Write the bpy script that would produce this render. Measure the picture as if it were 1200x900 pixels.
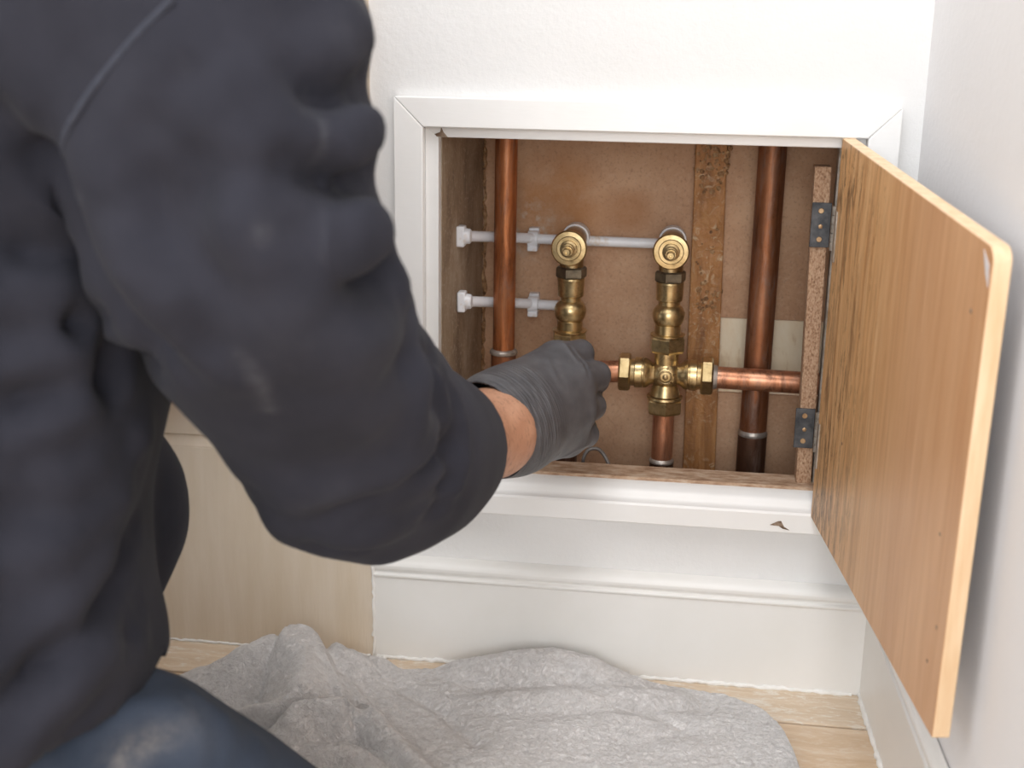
import bpy, bmesh, math, random
import numpy as np
from mathutils import Vector, Matrix
random.seed(7); np.random.seed(7)
S = bpy.context.scene
COL = S.collection
for o in list(bpy.data.objects): bpy.data.objects.remove(o)

# ------------------------------------------------------------------ camera
F = 1519.0
def nrm(v):
    v = np.array(v, float); return v/np.linalg.norm(v)
_X = nrm((11620, 607, -F)); _D = np.array(nrm((-86, 5450, F))); _D = nrm(_D-_X*_D.dot(_X)); _Z = -_D
_Y = np.cross(_Z, _X); _Y = _Y if _Y[2] > 0 else -_Y
M = np.array([_X, _Y, _Z])            # camera (right, down, forward) -> world
CAM = np.array([0.0, -1.15, 0.6069])
def ray(px, py): return M @ np.array([(px-600)/F, (py-450)/F, 1.0])
def onY(px, py, Y): r = ray(px, py); return CAM + r*((Y-CAM[1])/r[1])
def onZ(px, py, Z): r = ray(px, py); return CAM + r*((Z-CAM[2])/r[2])
def dep(px, py, d): return CAM + ray(px, py)*d

cd = bpy.data.cameras.new('camera'); cam = bpy.data.objects.new('camera', cd); COL.objects.link(cam)
cd.sensor_width = 36.0; cd.lens = F/1200*36.0; cd.clip_start = 0.02; cd.clip_end = 50
R = Matrix([[M[i][0], -M[i][1], -M[i][2]] for i in range(3)])
cam.matrix_world = Matrix.Translation(Vector(CAM)) @ R.to_4x4()
cd.dof.use_dof = True; cd.dof.focus_distance = 1.17; cd.dof.aperture_fstop = 6.3
S.camera = cam

# ------------------------------------------------------------------ world, lights, exposure
W = bpy.data.worlds.new('room_ambient'); S.world = W; W.use_nodes = True
bg = W.node_tree.nodes['Background']; bg.inputs[0].default_value = (0.965, 0.98, 1.0, 1); bg.inputs[1].default_value = 1.15

def area(name, loc, target, sx, sy, power, col):
    l = bpy.data.lights.new(name, 'AREA'); l.shape = 'RECTANGLE'; l.size = sx; l.size_y = sy; l.energy = power; l.color = col
    o = bpy.data.objects.new(name, l); COL.objects.link(o); o.location = loc
    o.rotation_euler = (Vector(target)-Vector(loc)).to_track_quat('-Z', 'Y').to_euler()
    return o
area('frontal_key', (0.32, -2.55, 0.90), (0.0, 0.0, 0.30), 1.3, 1.0, 30, (0.975, 0.99, 1.0))  # unseen key light behind the camera, placed to shine into the recess
area('left_fill', (-1.7, -2.0, 1.45), (0.1, -0.1, 0.35), 1.2, 1.2, 15, (1.0, 1.0, 1.0))  # added fill from the left for the right wall and door; no known window
area('overhead_fill', (0.0, -1.05, 2.25), (0.0, -0.75, 0.0), 0.9, 0.9, 19, (0.985, 0.99, 1.0))  # added overhead fill to lift the floor and cloth; no known fitting
S.view_settings.view_transform = 'Standard'; S.view_settings.look = 'None'
S.view_settings.gamma = 1.0; S.view_settings.use_curve_mapping = False
S.view_settings.exposure = 0.04

# ------------------------------------------------------------------ materials
def srgb(*c):
    return tuple(((x/255)/12.92 if x/255 <= .04045 else ((x/255+.055)/1.055)**2.4) for x in c)+(1.0,)
class NT:
    def __init__(s, name):
        s.m = bpy.data.materials.new(name); s.m.use_nodes = True; s.t = s.m.node_tree
        s.b = s.t.nodes['Principled BSDF']; s.tc = s.t.nodes.new('ShaderNodeTexCoord')
    def n(s, kind, **kw):
        k = s.t.nodes.new(kind)
        for a, v in kw.items(): setattr(k, a, v)
        return k
    def l(s, a, b): s.t.links.new(a, b)
    def coord(s, sc=(1, 1, 1), rot=(0, 0, 0)):
        mp = s.n('ShaderNodeMapping'); mp.inputs['Scale'].default_value = sc; mp.inputs['Rotation'].default_value = rot
        s.l(s.tc.outputs['Object'], mp.inputs[0]); return mp.outputs[0]
    def noise(s, scale, detail=4, rough=.55, dist=0, sc=(1, 1, 1), rot=(0, 0, 0)):
        k = s.n('ShaderNodeTexNoise'); k.inputs['Scale'].default_value = scale; k.inputs['Detail'].default_value = detail
        k.inputs['Roughness'].default_value = rough; k.inputs['Distortion'].default_value = dist
        s.l(s.coord(sc, rot), k.inputs['Vector']); return k.outputs[0]
    def ramp(s, fac, stops):
        k = s.n('ShaderNodeValToRGB'); e = k.color_ramp.elements
        while len(e) < len(stops): e.new(.5)
        for i, (p, c) in enumerate(stops): e[i].position = p; e[i].color = c
        s.l(fac, k.inputs[0]); return k.outputs[0]
    def mix(s, fac, a, b, mode='MIX'):
        k = s.n('ShaderNodeMix', data_type='RGBA', blend_type=mode)
        if isinstance(fac, (int, float)): k.inputs[0].default_value = fac
        else: s.l(fac, k.inputs[0])
        for v, i in ((a, 6), (b, 7)):
            if isinstance(v, tuple): k.inputs[i].default_value = v
            else: s.l(v, k.inputs[i])
        return k.outputs[2]
    def mask(s, fac, lo, hi):
        k = s.n('ShaderNodeMapRange'); k.inputs[1].default_value = lo; k.inputs[2].default_value = hi
        s.l(fac, k.inputs[0]); return k.outputs[0]
    def math(s, op, a, b):
        k = s.n('ShaderNodeMath', operation=op)
        for v, i in ((a, 0), (b, 1)):
            if isinstance(v, (int, float)): k.inputs[i].default_value = v
            else: s.l(v, k.inputs[i])
        return k.outputs[0]
    def axis(s, i):
        k = s.n('ShaderNodeSeparateXYZ'); s.l(s.tc.outputs['Object'], k.inputs[0]); return k.outputs[i]
    def blob(s, c, r):         # soft round stain around a point in object space
        k = s.n('ShaderNodeVectorMath', operation='DISTANCE'); s.l(s.tc.outputs['Object'], k.inputs[0]); k.inputs[1].default_value = c
        return s.mask(k.outputs['Value'], r, r*.4)
    def base(s, c):
        if isinstance(c, tuple): s.b.inputs['Base Color'].default_value = c
        else: s.l(c, s.b.inputs['Base Color'])
        return s
    def surf(s, rough, metal=0, spec=None):
        if isinstance(rough, (int, float)): s.b.inputs['Roughness'].default_value = rough
        else: s.l(rough, s.b.inputs['Roughness'])
        if isinstance(metal, (int, float)): s.b.inputs['Metallic'].default_value = metal
        else: s.l(metal, s.b.inputs['Metallic'])
        if spec is not None: s.b.inputs['Specular IOR Level'].default_value = spec
        return s
    def bump(s, h, strength, dist):
        k = s.n('ShaderNodeBump'); k.inputs['Strength'].default_value = strength; k.inputs['Distance'].default_value = dist
        s.l(h, k.inputs['Height'])
        if s.b.inputs['Normal'].is_linked: s.l(s.b.inputs['Normal'].links[0].from_socket, k.inputs['Normal'])
        s.l(k.outputs[0], s.b.inputs['Normal']); return s

MT = {}
def simple(name, c1, c2, scale, rough, metal=0, bump=0, bscale=None, sc=(1, 1, 1), dist=0, lo=.35, hi=.65):
    t = NT(name); f = t.noise(scale, 5, .6, dist, sc)
    t.base(t.ramp(f, [(lo, c1), (hi, c2)])).surf(rough, metal)
    if bump: t.bump(t.noise(bscale or scale*3, 4, .6, dist, sc), .6, bump)
    MT[name] = t.m; return t

# painted plaster (rough orange-peel), painted timber
t = simple('wall_paint', srgb(228, 227, 225), srgb(233, 232, 231), 3, .6); t.bump(t.noise(130, 5, .65), .55, .0012)
t = simple('right_wall_paint', srgb(229, 227, 227), srgb(234, 232, 232), 3, .62); t.bump(t.noise(150, 4, .6), .5, .0009)
t = simple('trim_paint', srgb(240, 238, 235), srgb(244, 243, 241), 9, .36); t.bump(t.noise(60, 3, .6, 0, (1, 1, 6)), .3, .0004)
t = simple('baseboard_paint', srgb(234, 232, 227), srgb(240, 238, 235), 6, .4); t.bump(t.noise(40, 4, .6, 0, (.3, 1, 1)), .3, .0006)
t = simple('panel_paint', srgb(214, 198, 176), srgb(222, 208, 190), 5, .5, sc=(8, 1, 1)); t.bump(t.noise(60, 5, .65, .2, (6, 1, .5)), .55, .0010)
t = simple('caulk', srgb(235, 232, 226), srgb(245, 243, 240), 60, .5, bump=.001, bscale=200)
t = simple('paint_chip', srgb(92, 66, 44), srgb(160, 140, 120), 200, .8)
# recess boards
t = NT('hardboard')
c = t.ramp(t.noise(9, 6, .65), [(.3, srgb(174, 132, 100)), (.7, srgb(208, 170, 138))])
c = t.mix(t.math('MULTIPLY', t.mask(t.noise(300, 2, .5), .5, .75), .45), c, srgb(206, 172, 145))
c = t.mix(t.math('MULTIPLY', t.mask(t.noise(420, 2, .5), .55, .8), .4), c, srgb(112, 78, 54))
c = t.mix(t.math('MULTIPLY', t.blob((-.135, .165, .43), .062), t.math('MULTIPLY', t.mask(t.noise(30, 4, .6), .25, .55), .75)), c, srgb(178, 122, 70))
c = t.mix(t.math('MULTIPLY', t.blob((-.062, .165, .425), .030), .5), c, srgb(168, 114, 68))
c = t.mix(t.math('MULTIPLY', t.blob((-.165, .165, .405), .04), t.mask(t.noise(60, 5, .7), .5, .7)), c, srgb(198, 184, 170))
c = t.mix(t.math('MULTIPLY', t.blob((-.01, .165, .25), .05), .6), c, srgb(150, 94, 52))
t.base(c).surf(.75).bump(t.noise(250, 3, .6), .5, .0006); MT['hardboard'] = t.m
t = NT('dusty_board')
c = t.ramp(t.noise(22, 6, .7, .4, (1, 1, .45)), [(.3, srgb(118, 98, 78)), (.52, srgb(160, 138, 114)), (.75, srgb(186, 170, 150))])
c = t.mix(t.math('MULTIPLY', t.mask(t.noise(260, 3, .6), .55, .7), .6), c, srgb(190, 174, 156))
t.base(c).surf(.85).bump(t.noise(160, 5, .7), .7, .0012); MT['dusty_board'] = t.m
t = NT('white_board')
c = t.ramp(t.noise(16, 5, .7, .5, (2, 1, .6)), [(.36, srgb(198, 164, 120)), (.5, srgb(238, 220, 190)), (.75, srgb(246, 234, 210))])
t.base(c).surf(.65).bump(t.noise(80, 4, .6), .4, .0006); MT['white_board'] = t.m
t = NT('chipboard')
c = t.ramp(t.noise(620, 3, .6, 0, (1, 1, .6)), [(.30, srgb(124, 92, 68)), (.46, srgb(166, 130, 102)), (.72, srgb(196, 166, 138))])
t.base(c).surf(.85).bump(t.noise(620, 3, .6, 0, (1, 1, .6)), .8, .0012); MT['chipboard'] = t.m
t = NT('sill_board')
c = t.ramp(t.noise(160, 4, .7, 0, (.35, 1, 1)), [(.3, srgb(134, 100, 74)), (.5, srgb(180, 150, 124)), (.75, srgb(206, 188, 168))])
t.base(c).surf(.85).bump(t.noise(200, 4, .6), .6, .0008); MT['sill_board'] = t.m
t = NT('glued_timber')
c = t.ramp(t.noise(14, 6, .7, 1.0, (3, 1, .5)), [(.3, srgb(124, 80, 42)), (.5, srgb(176, 122, 70)), (.72, srgb(204, 158, 108))])
g = t.math('MULTIPLY', t.mask(t.noise(110, 5, .7, 1.4), .53, .64), t.mask(t.noise(16, 2, .5), .40, .58))
c = t.mix(g, c, srgb(206, 180, 146))
t.base(c).surf(.42).bump(t.noise(110, 5, .7, 1.4), .8, .0022); MT['glued_timber'] = t.m
t = NT('glue_crust')
c = t.ramp(t.noise(140, 5, .7, 1.2), [(.3, srgb(84, 52, 28)), (.5, srgb(158, 118, 78)), (.72, srgb(200, 172, 134))])
t.base(c).surf(.5).bump(t.noise(160, 5, .7, 1.0), .9, .002); MT['glue_crust'] = t.m
# metals
def copper(name, c1, c2, c3, rough, patina):
    t = NT(name); n1 = t.noise(26, 6, .7, .6, (1, 1, .35))
    c = t.ramp(n1, [(.3, c1), (.5, c2), (.72, c3)])
    p = t.math('MULTIPLY', t.mask(t.noise(38, 6, .75, .8, (2.2, 2.2, .35)), .5, .66), patina)
    c = t.mix(p, c, srgb(136, 116, 106))
    c = t.mix(t.math('MULTIPLY', t.mask(t.noise(42, 6, .75, .5, (3, 3, .3)), .48, .62), .6), c, srgb(84, 50, 34))
    c = t.mix(t.math('MULTIPLY', t.mask(t.noise(90, 5, .7), .6, .75), patina*.6), c, srgb(70, 40, 28))
    t.base(c).surf(t.mask(n1, -.2+rough*.2, 1.6), t.mask(p, 1.6, -.55)).bump(t.noise(120, 4, .6), .25, .0005)
    t.b.inputs['Roughness'].links and t.t.links.remove(t.b.inputs['Roughness'].links[0]); t.b.inputs['Roughness'].default_value = rough
    MT[name] = t.m
copper('copper_bright', srgb(168, 108, 78), srgb(202, 142, 108), srgb(224, 178, 150), .36, .45)
copper('copper_orange', srgb(148, 86, 50), srgb(184, 114, 70), srgb(204, 142, 100), .42, .5)
copper('copper_dull', srgb(120, 74, 48), srgb(154, 100, 68), srgb(174, 126, 96), .48, .7)
copper('copper_dark', srgb(66, 46, 36), srgb(98, 70, 54), srgb(130, 96, 76), .5, .6)
def brass(name, a, b, rough, grime):
    t = NT(name); c = t.ramp(t.noise(60, 5, .65), [(.3, a), (.7, b)])
    m = t.math('MULTIPLY', t.mask(t.noise(70, 6, .78, .6), .5, .68), grime)
    c = t.mix(m, c, srgb(84, 64, 40))
    t.base(c).surf(rough, .93).bump(t.noise(260, 4, .6), .25, .0004); MT[name] = t.m
brass('brass', srgb(176, 150, 104), srgb(220, 196, 150), .31, .65)
brass('brass_dull', srgb(150, 128, 92), srgb(186, 162, 122), .36, .75)
simple('dark_metal', srgb(88, 80, 68), srgb(136, 124, 104), 80, .45, .8, .0006, 160)
simple('solder', srgb(150, 140, 132), srgb(190, 182, 174), 120, .4, .7, .0005, 200)
simple('hinge_steel', srgb(56, 58, 62), srgb(92, 92, 94), 90, .5, .6, .0004, 250)
simple('hinge_worn', srgb(150, 140, 128), srgb(196, 188, 178), 90, .45, .6, .0004, 250)
simple('screw_brass', srgb(150, 120, 90), srgb(180, 152, 120), 90, .4, .9)
simple('wire_grey', srgb(92, 88, 86), srgb(126, 120, 116), 90, .5, .3)
t = NT('white_plastic')
c = t.ramp(t.noise(30, 5, .65), [(.4, srgb(245, 247, 252)), (.75, srgb(232, 232, 235))])
c = t.mix(t.math('MULTIPLY', t.mask(t.noise(24, 4, .7), .6, .72), .7), c, srgb(206, 176, 132))
t.base(c).surf(.35); MT['white_plastic'] = t.m
# door
t = NT('door_veneer')
g1 = t.noise(9, 8, .6, .5, (14, 14, .55)); g2 = t.noise(15, 7, .62, .35, (10, 10, .32))
c = t.ramp(g1, [(.28, srgb(180, 130, 82)), (.5, srgb(212, 164, 114)), (.74, srgb(228, 188, 140))])
c = t.mix(t.math('MULTIPLY', t.mask(g2, .5, .72), .55), c, srgb(164, 116, 72))
y = t.axis(1)
hs = t.mask(y, -.17, -.03)
c = t.mix(t.math('MULTIPLY', t.mask(t.noise(15, 7, .78, .5, (6, 6, .8)), .52, .61), t.math('MULTIPLY', hs, .85)), c, srgb(104, 76, 48))
c = t.mix(t.math('MULTIPLY', t.mask(t.noise(14, 5, .7, .4, (5, 5, .6)), .55, .72), .35), c, srgb(150, 110, 82))
c = t.mix(t.math('MULTIPLY', t.math('MULTIPLY', t.mask(t.noise(62, 6, .72, .7, (3, 3, .7)), .53, .60), t.mask(t.noise(11, 3, .6, 0, (2, 2, 1)), .44, .58)), t.math('MULTIPLY', hs, .85)), c, srgb(96, 70, 46))
kd = t.n('ShaderNodeVectorMath', operation='DISTANCE'); t.l(t.coord((1, 1, .22)), kd.inputs[0]); kd.inputs[1].default_value = (.016, -.086, .205*.22)
c = t.mix(t.math('MULTIPLY', t.mask(kd.outputs['Value'], .012, .002), t.mask(t.noise(40, 5, .7, .8, (3, 3, .5)), .3, .6)), c, srgb(130, 84, 46))
far = t.mask(y, -.12, -.24)
c = t.mix(t.math('MULTIPLY', far, .8), c, t.ramp(t.noise(12, 5, .6, .3, (6, 6, .6)), [(.35, srgb(192, 144, 106)), (.7, srgb(210, 166, 128))]))
t.base(c).surf(.42).bump(g2, .35, .0006); MT['door_veneer'] = t.m
t = simple('door_edge', srgb(226, 190, 148), srgb(240, 212, 176), 12, .5, sc=(10, 10, 1))
simple('door_primer', srgb(205, 200, 198), srgb(222, 220, 222), 60, .5)
# floor
def tile_mat(name, c1, c2, wash):
    t = NT(name); g = t.noise(16, 8, .68, .8, (.5, 4, 4))
    c = t.ramp(g, [(.3, c1), (.7, c2)])
    w = t.math('MULTIPLY', t.mask(t.noise(70, 7, .75, 1.2, (.6, 2.2, 1)), .5, .62), wash)
    c = t.mix(w, c, srgb(232, 224, 212)); t.base(c).surf(.5).bump(t.noise(90, 6, .7, .8, (.5, 2, 1)), .5, .0009); MT[name] = t.m
tile_mat('tile_washed', srgb(206, 182, 154), srgb(226, 206, 182), .9)
tile_mat('tile_tan', srgb(202, 172, 140), srgb(222, 198, 170), .35)
simple('grout', srgb(120, 84, 54), srgb(186, 164, 140), 20, .9, bump=.001, bscale=200)
# cloth, skin, rubber
t = NT('dust_sheet')
k = t.noise(130, 5, .72, 2.6); c = t.ramp(t.noise(120, 5, .75, 2.0), [(.30, srgb(206, 201, 198)), (.5, srgb(234, 230, 228)), (.75, srgb(247, 245, 243))])
c = t.mix(t.math('MULTIPLY', t.mask(t.noise(12, 4, .6), .4, .7), .25), c, srgb(214, 206, 200))
t.base(c).surf(.95, 0, .1).bump(k, .9, .0045); t.b.inputs['Sheen Weight'].default_value = .35; MT['dust_sheet'] = t.m
def cloth(name, a, b, dustc, bumpd, weave):
    t = NT(name); c = t.ramp(t.noise(14, 5, .6), [(.3, a), (.72, b)])
    at = t.n('ShaderNodeAttribute', attribute_name='dust')
    d = t.math('MULTIPLY', at.outputs['Fac'], t.mask(t.noise(90, 5, .7), .25, .7))
    c = t.mix(d, c, dustc)
    t.base(c).surf(.92, 0, .15).bump(t.noise(weave, 3, .6), .35, bumpd); t.bump(t.noise(34, 3, .5), .25, .0025)
    t.b.inputs['Sheen Weight'].default_value = .03; t.b.inputs['Sheen Roughness'].default_value = .5; MT[name] = t.m
cloth('navy_fleece', srgb(39, 39, 46), srgb(50, 50, 58), srgb(118, 117, 120), .0005, 600)
cloth('denim', srgb(46, 54, 67), srgb(64, 71, 84), srgb(128, 124, 122), .0006, 500)
simple('stitch_brown', srgb(78, 68, 64), srgb(104, 92, 86), 300, .9)
simple('seam_thread', srgb(44, 46, 56), srgb(54, 56, 67), 200, .9)
t = NT('skin')
c = t.ramp(t.noise(40, 5, .6), [(.3, srgb(168, 120, 94)), (.7, srgb(194, 148, 120))])
h = t.noise(380, 4, .7, .6, (.8, 1.0, .22), (0, .6, .3)); c = t.mix(t.math('MULTIPLY', t.mask(h, .53, .66), .55), c, srgb(104, 72, 56))
t.base(c).surf(.5).bump(t.noise(220, 4, .6), .4, .0008); t.b.inputs['Subsurface Weight'].default_value = .03
t.b.inputs['Subsurface Radius'].default_value = (.006, .002, .001); MT['skin'] = t.m
t = NT('black_rubber')
c = t.ramp(t.noise(60, 4, .6), [(.3, srgb(68, 67, 70)), (.72, srgb(88, 87, 90))])
c = t.mix(t.math('MULTIPLY', t.mask(t.noise(130, 5, .7, .5), .6, .74), .35), c, srgb(120, 118, 116))
at = t.n('ShaderNodeAttribute', attribute_name='along'); cx = t.n('ShaderNodeCombineXYZ')
t.l(t.math('MULTIPLY', at.outputs['Fac'], 520.0), cx.inputs[0]); t.l(t.math('MULTIPLY', t.axis(2), 26.0), cx.inputs[1]); t.l(t.math('MULTIPLY', t.axis(0), 14.0), cx.inputs[2])
wn = t.n('ShaderNodeTexNoise'); wn.inputs['Scale'].default_value = 1.0; wn.inputs['Detail'].default_value = 3; t.l(cx.outputs[0], wn.inputs['Vector'])
wr_ = t.math('MULTIPLY', t.mask(wn.outputs[0], .45, .7), t.mask(at.outputs['Fac'], .062, .03))
t.base(c).surf(.5).bump(t.noise(500, 3, .6), .3, .0003); t.bump(wr_, .8, .0012); MT['black_rubber'] = t.m
simple('hair', srgb(42, 32, 26), srgb(66, 52, 42), 60, .6, bump=.003, bscale=200, sc=(1, 1, .2))
simple('eye', srgb(230, 226, 220), srgb(236, 232, 228), 10, .2)
simple('boot_leather', srgb(60, 46, 36), srgb(82, 64, 50), 40, .6, bump=.001)

# ------------------------------------------------------------------ mesh + object helpers
ORG = {}
class MB:
    def __init__(s): s.v = []; s.f = []; s.mi = []
    def add(s, v, f, mi=0):
        b = len(s.v); s.v += [tuple(p) for p in v]; s.f += [[i+b for i in q] for q in f]; s.mi += [mi]*len(f); return s
    def box(s, a, b, mi=0):
        x0, y0, z0 = [min(p, q) for p, q in zip(a, b)]; x1, y1, z1 = [max(p, q) for p, q in zip(a, b)]
        return s.hexa([(x0, y0, z0), (x1, y0, z0), (x1, y1, z0), (x0, y1, z0), (x0, y0, z1), (x1, y0, z1), (x1, y1, z1), (x0, y1, z1)], mi)
    def hexa(s, v, mi=0):
        return s.add(v, [(0, 3, 2, 1), (4, 5, 6, 7), (0, 1, 5, 4), (1, 2, 6, 5), (2, 3, 7, 6), (3, 0, 4, 7)], mi)
    def lathe(s, prof, o, ax, seg=28, start=0.0, mi=0):      # prof: (distance along axis, radius)
        o = np.array(o, float); ax = nrm(ax); u = nrm(np.cross(ax, (0.31, .2, .93) if abs(ax[2]) < .9 else (0, 1, 0))); w = np.cross(ax, u)
        v = []; f = []
        for (d, r) in prof:
            for i in range(seg):
                a = start+2*math.pi*i/seg; v.append(o+ax*d+(u*math.cos(a)+w*math.sin(a))*r)
        for j in range(len(prof)-1):
            for i in range(seg):
                k = (i+1) % seg; f.append((j*seg+i, j*seg+k, (j+1)*seg+k, (j+1)*seg+i))
        f.append(tuple(range(seg))[::-1]); f.append(tuple((len(prof)-1)*seg+i for i in range(seg)))
        return s.add(v, f, mi)
    def tube(s, pts, r, seg=16, mi=0):
        pts = [np.array(p, float) for p in pts]; n = len(pts); rr = r if isinstance(r, (list, tuple)) else [r]*n
        v = []; f = []; up = None
        for i, p in enumerate(pts):
            d = nrm(pts[min(i+1, n-1)]-pts[max(i-1, 0)])
            if up is None: up = nrm(np.cross(d, (0.3, .9, .2) if abs(d[1]) < .9 else (1, 0, 0)))
            up = nrm(up-d*up.dot(d)); w = np.cross(d, up)
            for k in range(seg):
                a = 2*math.pi*k/seg; v.append(p+(up*math.cos(a)+w*math.sin(a))*rr[i])
        for j in range(n-1):
            for i in range(seg):
                k = (i+1) % seg; f.append((j*seg+i, j*seg+k, (j+1)*seg+k, (j+1)*seg+i))
        f.append(tuple(range(seg))[::-1]); f.append(tuple((n-1)*seg+i for i in range(seg)))
        return s.add(v, f, mi)
    def extrude(s, poly, vec, mi=0):                        # poly: world points of a flat outline
        n = len(poly); a = [np.array(p, float) for p in poly]; b = [p+np.array(vec) for p in a]
        return s.add(a+b, [tuple(range(n))[::-1], tuple(range(n, 2*n))]+[(i, (i+1) % n, n+(i+1) % n, n+i) for i in range(n)], mi)
    def build(s, name, mats, parent=None, smooth=30, bevel=0, bseg=2, origin=None):
        return mesh_obj(name, np.array(s.v), s.f, mats, parent, smooth, bevel, bseg, origin, s.mi)
def mesh_obj(name, v, f, mats, parent=None, smooth=30, bevel=0, bseg=2, origin=None, mi=None):
    v = np.asarray(v, float)
    if parent is not None: org = ORG[parent.name]
    elif origin is not None: org = np.array(origin, float)
    else: org = np.zeros(3)
    me = bpy.data.meshes.new(name); me.from_pydata([tuple(p) for p in (v-org)], [], [tuple(int(i) for i in q) for q in f])
    for m in (mats if isinstance(mats, (list, tuple)) else [mats]): me.materials.append(MT[m])
    if mi is not None and any(mi): me.polygons.foreach_set('material_index', mi)
    bm = bmesh.new(); bm.from_mesh(me); bmesh.ops.recalc_face_normals(bm, faces=bm.faces); bm.to_mesh(me); bm.free()
    if smooth:
        me.shade_smooth()
        if smooth < 179: me.set_sharp_from_angle(angle=math.radians(smooth))
    o = bpy.data.objects.new(name, me); COL.objects.link(o)
    if parent is not None: o.parent = parent
    else: o.location = org
    ORG[o.name] = org
    if bevel:
        b = o.modifiers.new('bevel', 'BEVEL'); b.width = bevel; b.segments = bseg; b.limit_method = 'ANGLE'; b.angle_limit = math.radians(35); b.harden_normals = False
    return o
def tag(o, label, cat, group=None, kind=None):
    if label: o['label'] = label
    if cat: o['category'] = cat
    if group: o['group'] = group
    if kind: o['kind'] = kind
    return o
def thing(name, loc, label, cat, group=None):
    o = bpy.data.objects.new(name, None); COL.objects.link(o); o.location = loc; o.empty_display_size = .02
    ORG[o.name] = np.array(loc, float); return tag(o, label, cat, group)
def struct(o, label=None): o['kind'] = 'structure'; o['label'] = label if label else o.get('label', ''); return o
def hexnut(mb, c, ax, length, flat, mi=0, start=0.0):       # hexagon with chamfered ends; flat = half distance across flats
    r = flat/math.cos(math.pi/6); ch = length*.14
    v = []
    return mb.lathe([(-length/2, r*.9), (-length/2+ch, r), (length/2-ch, r), (length/2, r*.9)], c, ax, 6, start, mi)

# ------------------------------------------------------------------ setting: walls and floor
ZTOP = 2.3
OX0, OX1, OZ0, OZ1 = -.2246, .160, .186, .5080          # clear opening of the recess
m = MB()                                                     # plaster wall with a real hole
XL, XR = -.29, .34
for (x0, x1, z0, z1) in ((XL, OX0-.004, 0, ZTOP), (OX1+.004, XR, 0, ZTOP), (OX0-.004, OX1+.004, 0, OZ0-.012), (OX0-.004, OX1+.004, OZ1+.004, ZTOP)):
    m.box((x0, 0, z0), (x1, .012, z1))
struct(m.build('wall_back', 'wall_paint'), 'white painted plaster wall around the open access hatch')

# right-hand wall, a couple of degrees off square
RW = lambda y: .1905 - y*math.tan(math.radians(2.1))
m = MB(); m.hexa([(RW(.012), .012, 0), (RW(.012)+.1, .012, 0), (RW(-1.7)+.1, -1.7, 0), (RW(-1.7), -1.7, 0),
                  (RW(.012), .012, ZTOP), (RW(.012)+.1, .012, ZTOP), (RW(-1.7)+.1, -1.7, ZTOP), (RW(-1.7), -1.7, ZTOP)])
struct(m.build('wall_right', 'right_wall_paint'), 'pale grey plaster wall to the right of the open door')

# left: painted timber panelling, flush with the baseboard face
wl = struct(MB().box((-1.9, -.002, 0), (-.2875, .02, ZTOP)).build('wall_left', 'panel_paint'), 'cream painted timber panelling behind the kneeling worker')
z1, z2 = .2115, .2525
MB().box((-1.9, -.013, 0), (-.2875, -.002, z1-.004)).build('lower_panel', 'panel_paint', wl, bevel=.001)
m = MB(); m.extrude([(-1.9, -.013, z1-.004), (-1.9, -.002, z1-.004), (-1.9, -.002, z1+.006), (-1.9, -.009, z1+.002)], (1.6125, 0, 0))
m.build('bead', 'panel_paint', wl, bevel=.0008)
MB().box((-1.9, -.006, z1+.006), (-.2875, -.002, z2)).build('rail', 'panel_paint', wl, bevel=.0006)
MB().box((-1.9, -.011, z2), (-.2875, -.002, ZTOP)).build('upper_panel', 'panel_paint', wl, bevel=.001)
MB().box((-.358, -.0145, .128), (-.352, -.012, .133)).build('knob_plate', 'panel_paint', wl, bevel=.0008)

# floor: screed with separate tiles
fl = struct(MB().box((-1.9, -2.6, -.03), (.34, .012, -.004)).build('floor', 'grout'), 'pale stone-look floor tiles laid in rows')
rows = [(-.0735, -.004)] + [(-.0735-.15*(i+1)+.001, -.0735-.15*i-.0035) for i in range(16)]
for ri, (y0, y1) in enumerate(rows):
    x = .19 + .02 - (.37*ri % .6) * (1 if ri else 0)
    xs = []; x0 = .20+.09
    cuts = [.29]; c0 = .29-.62 + (-.245*ri) % .55
    while c0 > -1.9: cuts.append(c0); c0 -= .6
    cuts.append(-1.9)
    for a, b in zip(cuts[:-1], cuts[1:]):
        xr = min(a, RW(y1)+.001)
        if xr-b < .02: continue
        dz = random.uniform(-.0004, .0004)
        MB().box((b+.0025, y0, -.0045), (xr, y1, dz)).build('tile', 'tile_washed' if ri == 0 else 'tile_tan', fl, bevel=.0012)

# baseboards
PB = [(0, 0), (-.0145, 0), (-.0145, .086), (-.0160, .0875), (-.0160, .0895), (-.0130, .0910), (-.0128, .0925), (-.0150, .0950), (-.0152, .0985), (-.0130, .1015), (-.0095, .1035), (-.006, .1045), (0, .1055)]
m = MB(); m.extrude([(-.2872, y, z) for y, z in PB], (.2872+.1905, 0, 0))
bb = struct(m.build('baseboard_back', 'baseboard_paint', smooth=40, bevel=.0006), 'white moulded baseboard below the access hatch')
n0 = np.array((-1, -math.tan(math.radians(2.1)), 0)); n0 /= np.linalg.norm(n0)
m = MB(); m.extrude([np.array((RW(0)-.0008, -.0005, 0))+n0*(-y*.62)+np.array((0, 0, z)) for y, z in PB], np.array((RW(-1.7)-RW(0), -1.7, 0)))
br = struct(m.build('baseboard_right', 'baseboard_paint', smooth=40, bevel=.0006), 'white baseboard along the right wall under the door')
def caulk(parent, pts, r):
    P = []; rr = []
    for (a, b) in zip(pts[:-1], pts[1:]):
        n = max(2, int(np.linalg.norm(np.array(b)-a)/.004))
        for i in range(n):
            P.append(np.array(a)+(np.array(b)-np.array(a))*i/n+np.random.normal(0, .0004, 3)); rr.append(r*random.uniform(.7, 1.35))
    MB().tube(P, rr, 8).build('caulk', 'caulk', parent, smooth=80)
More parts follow.
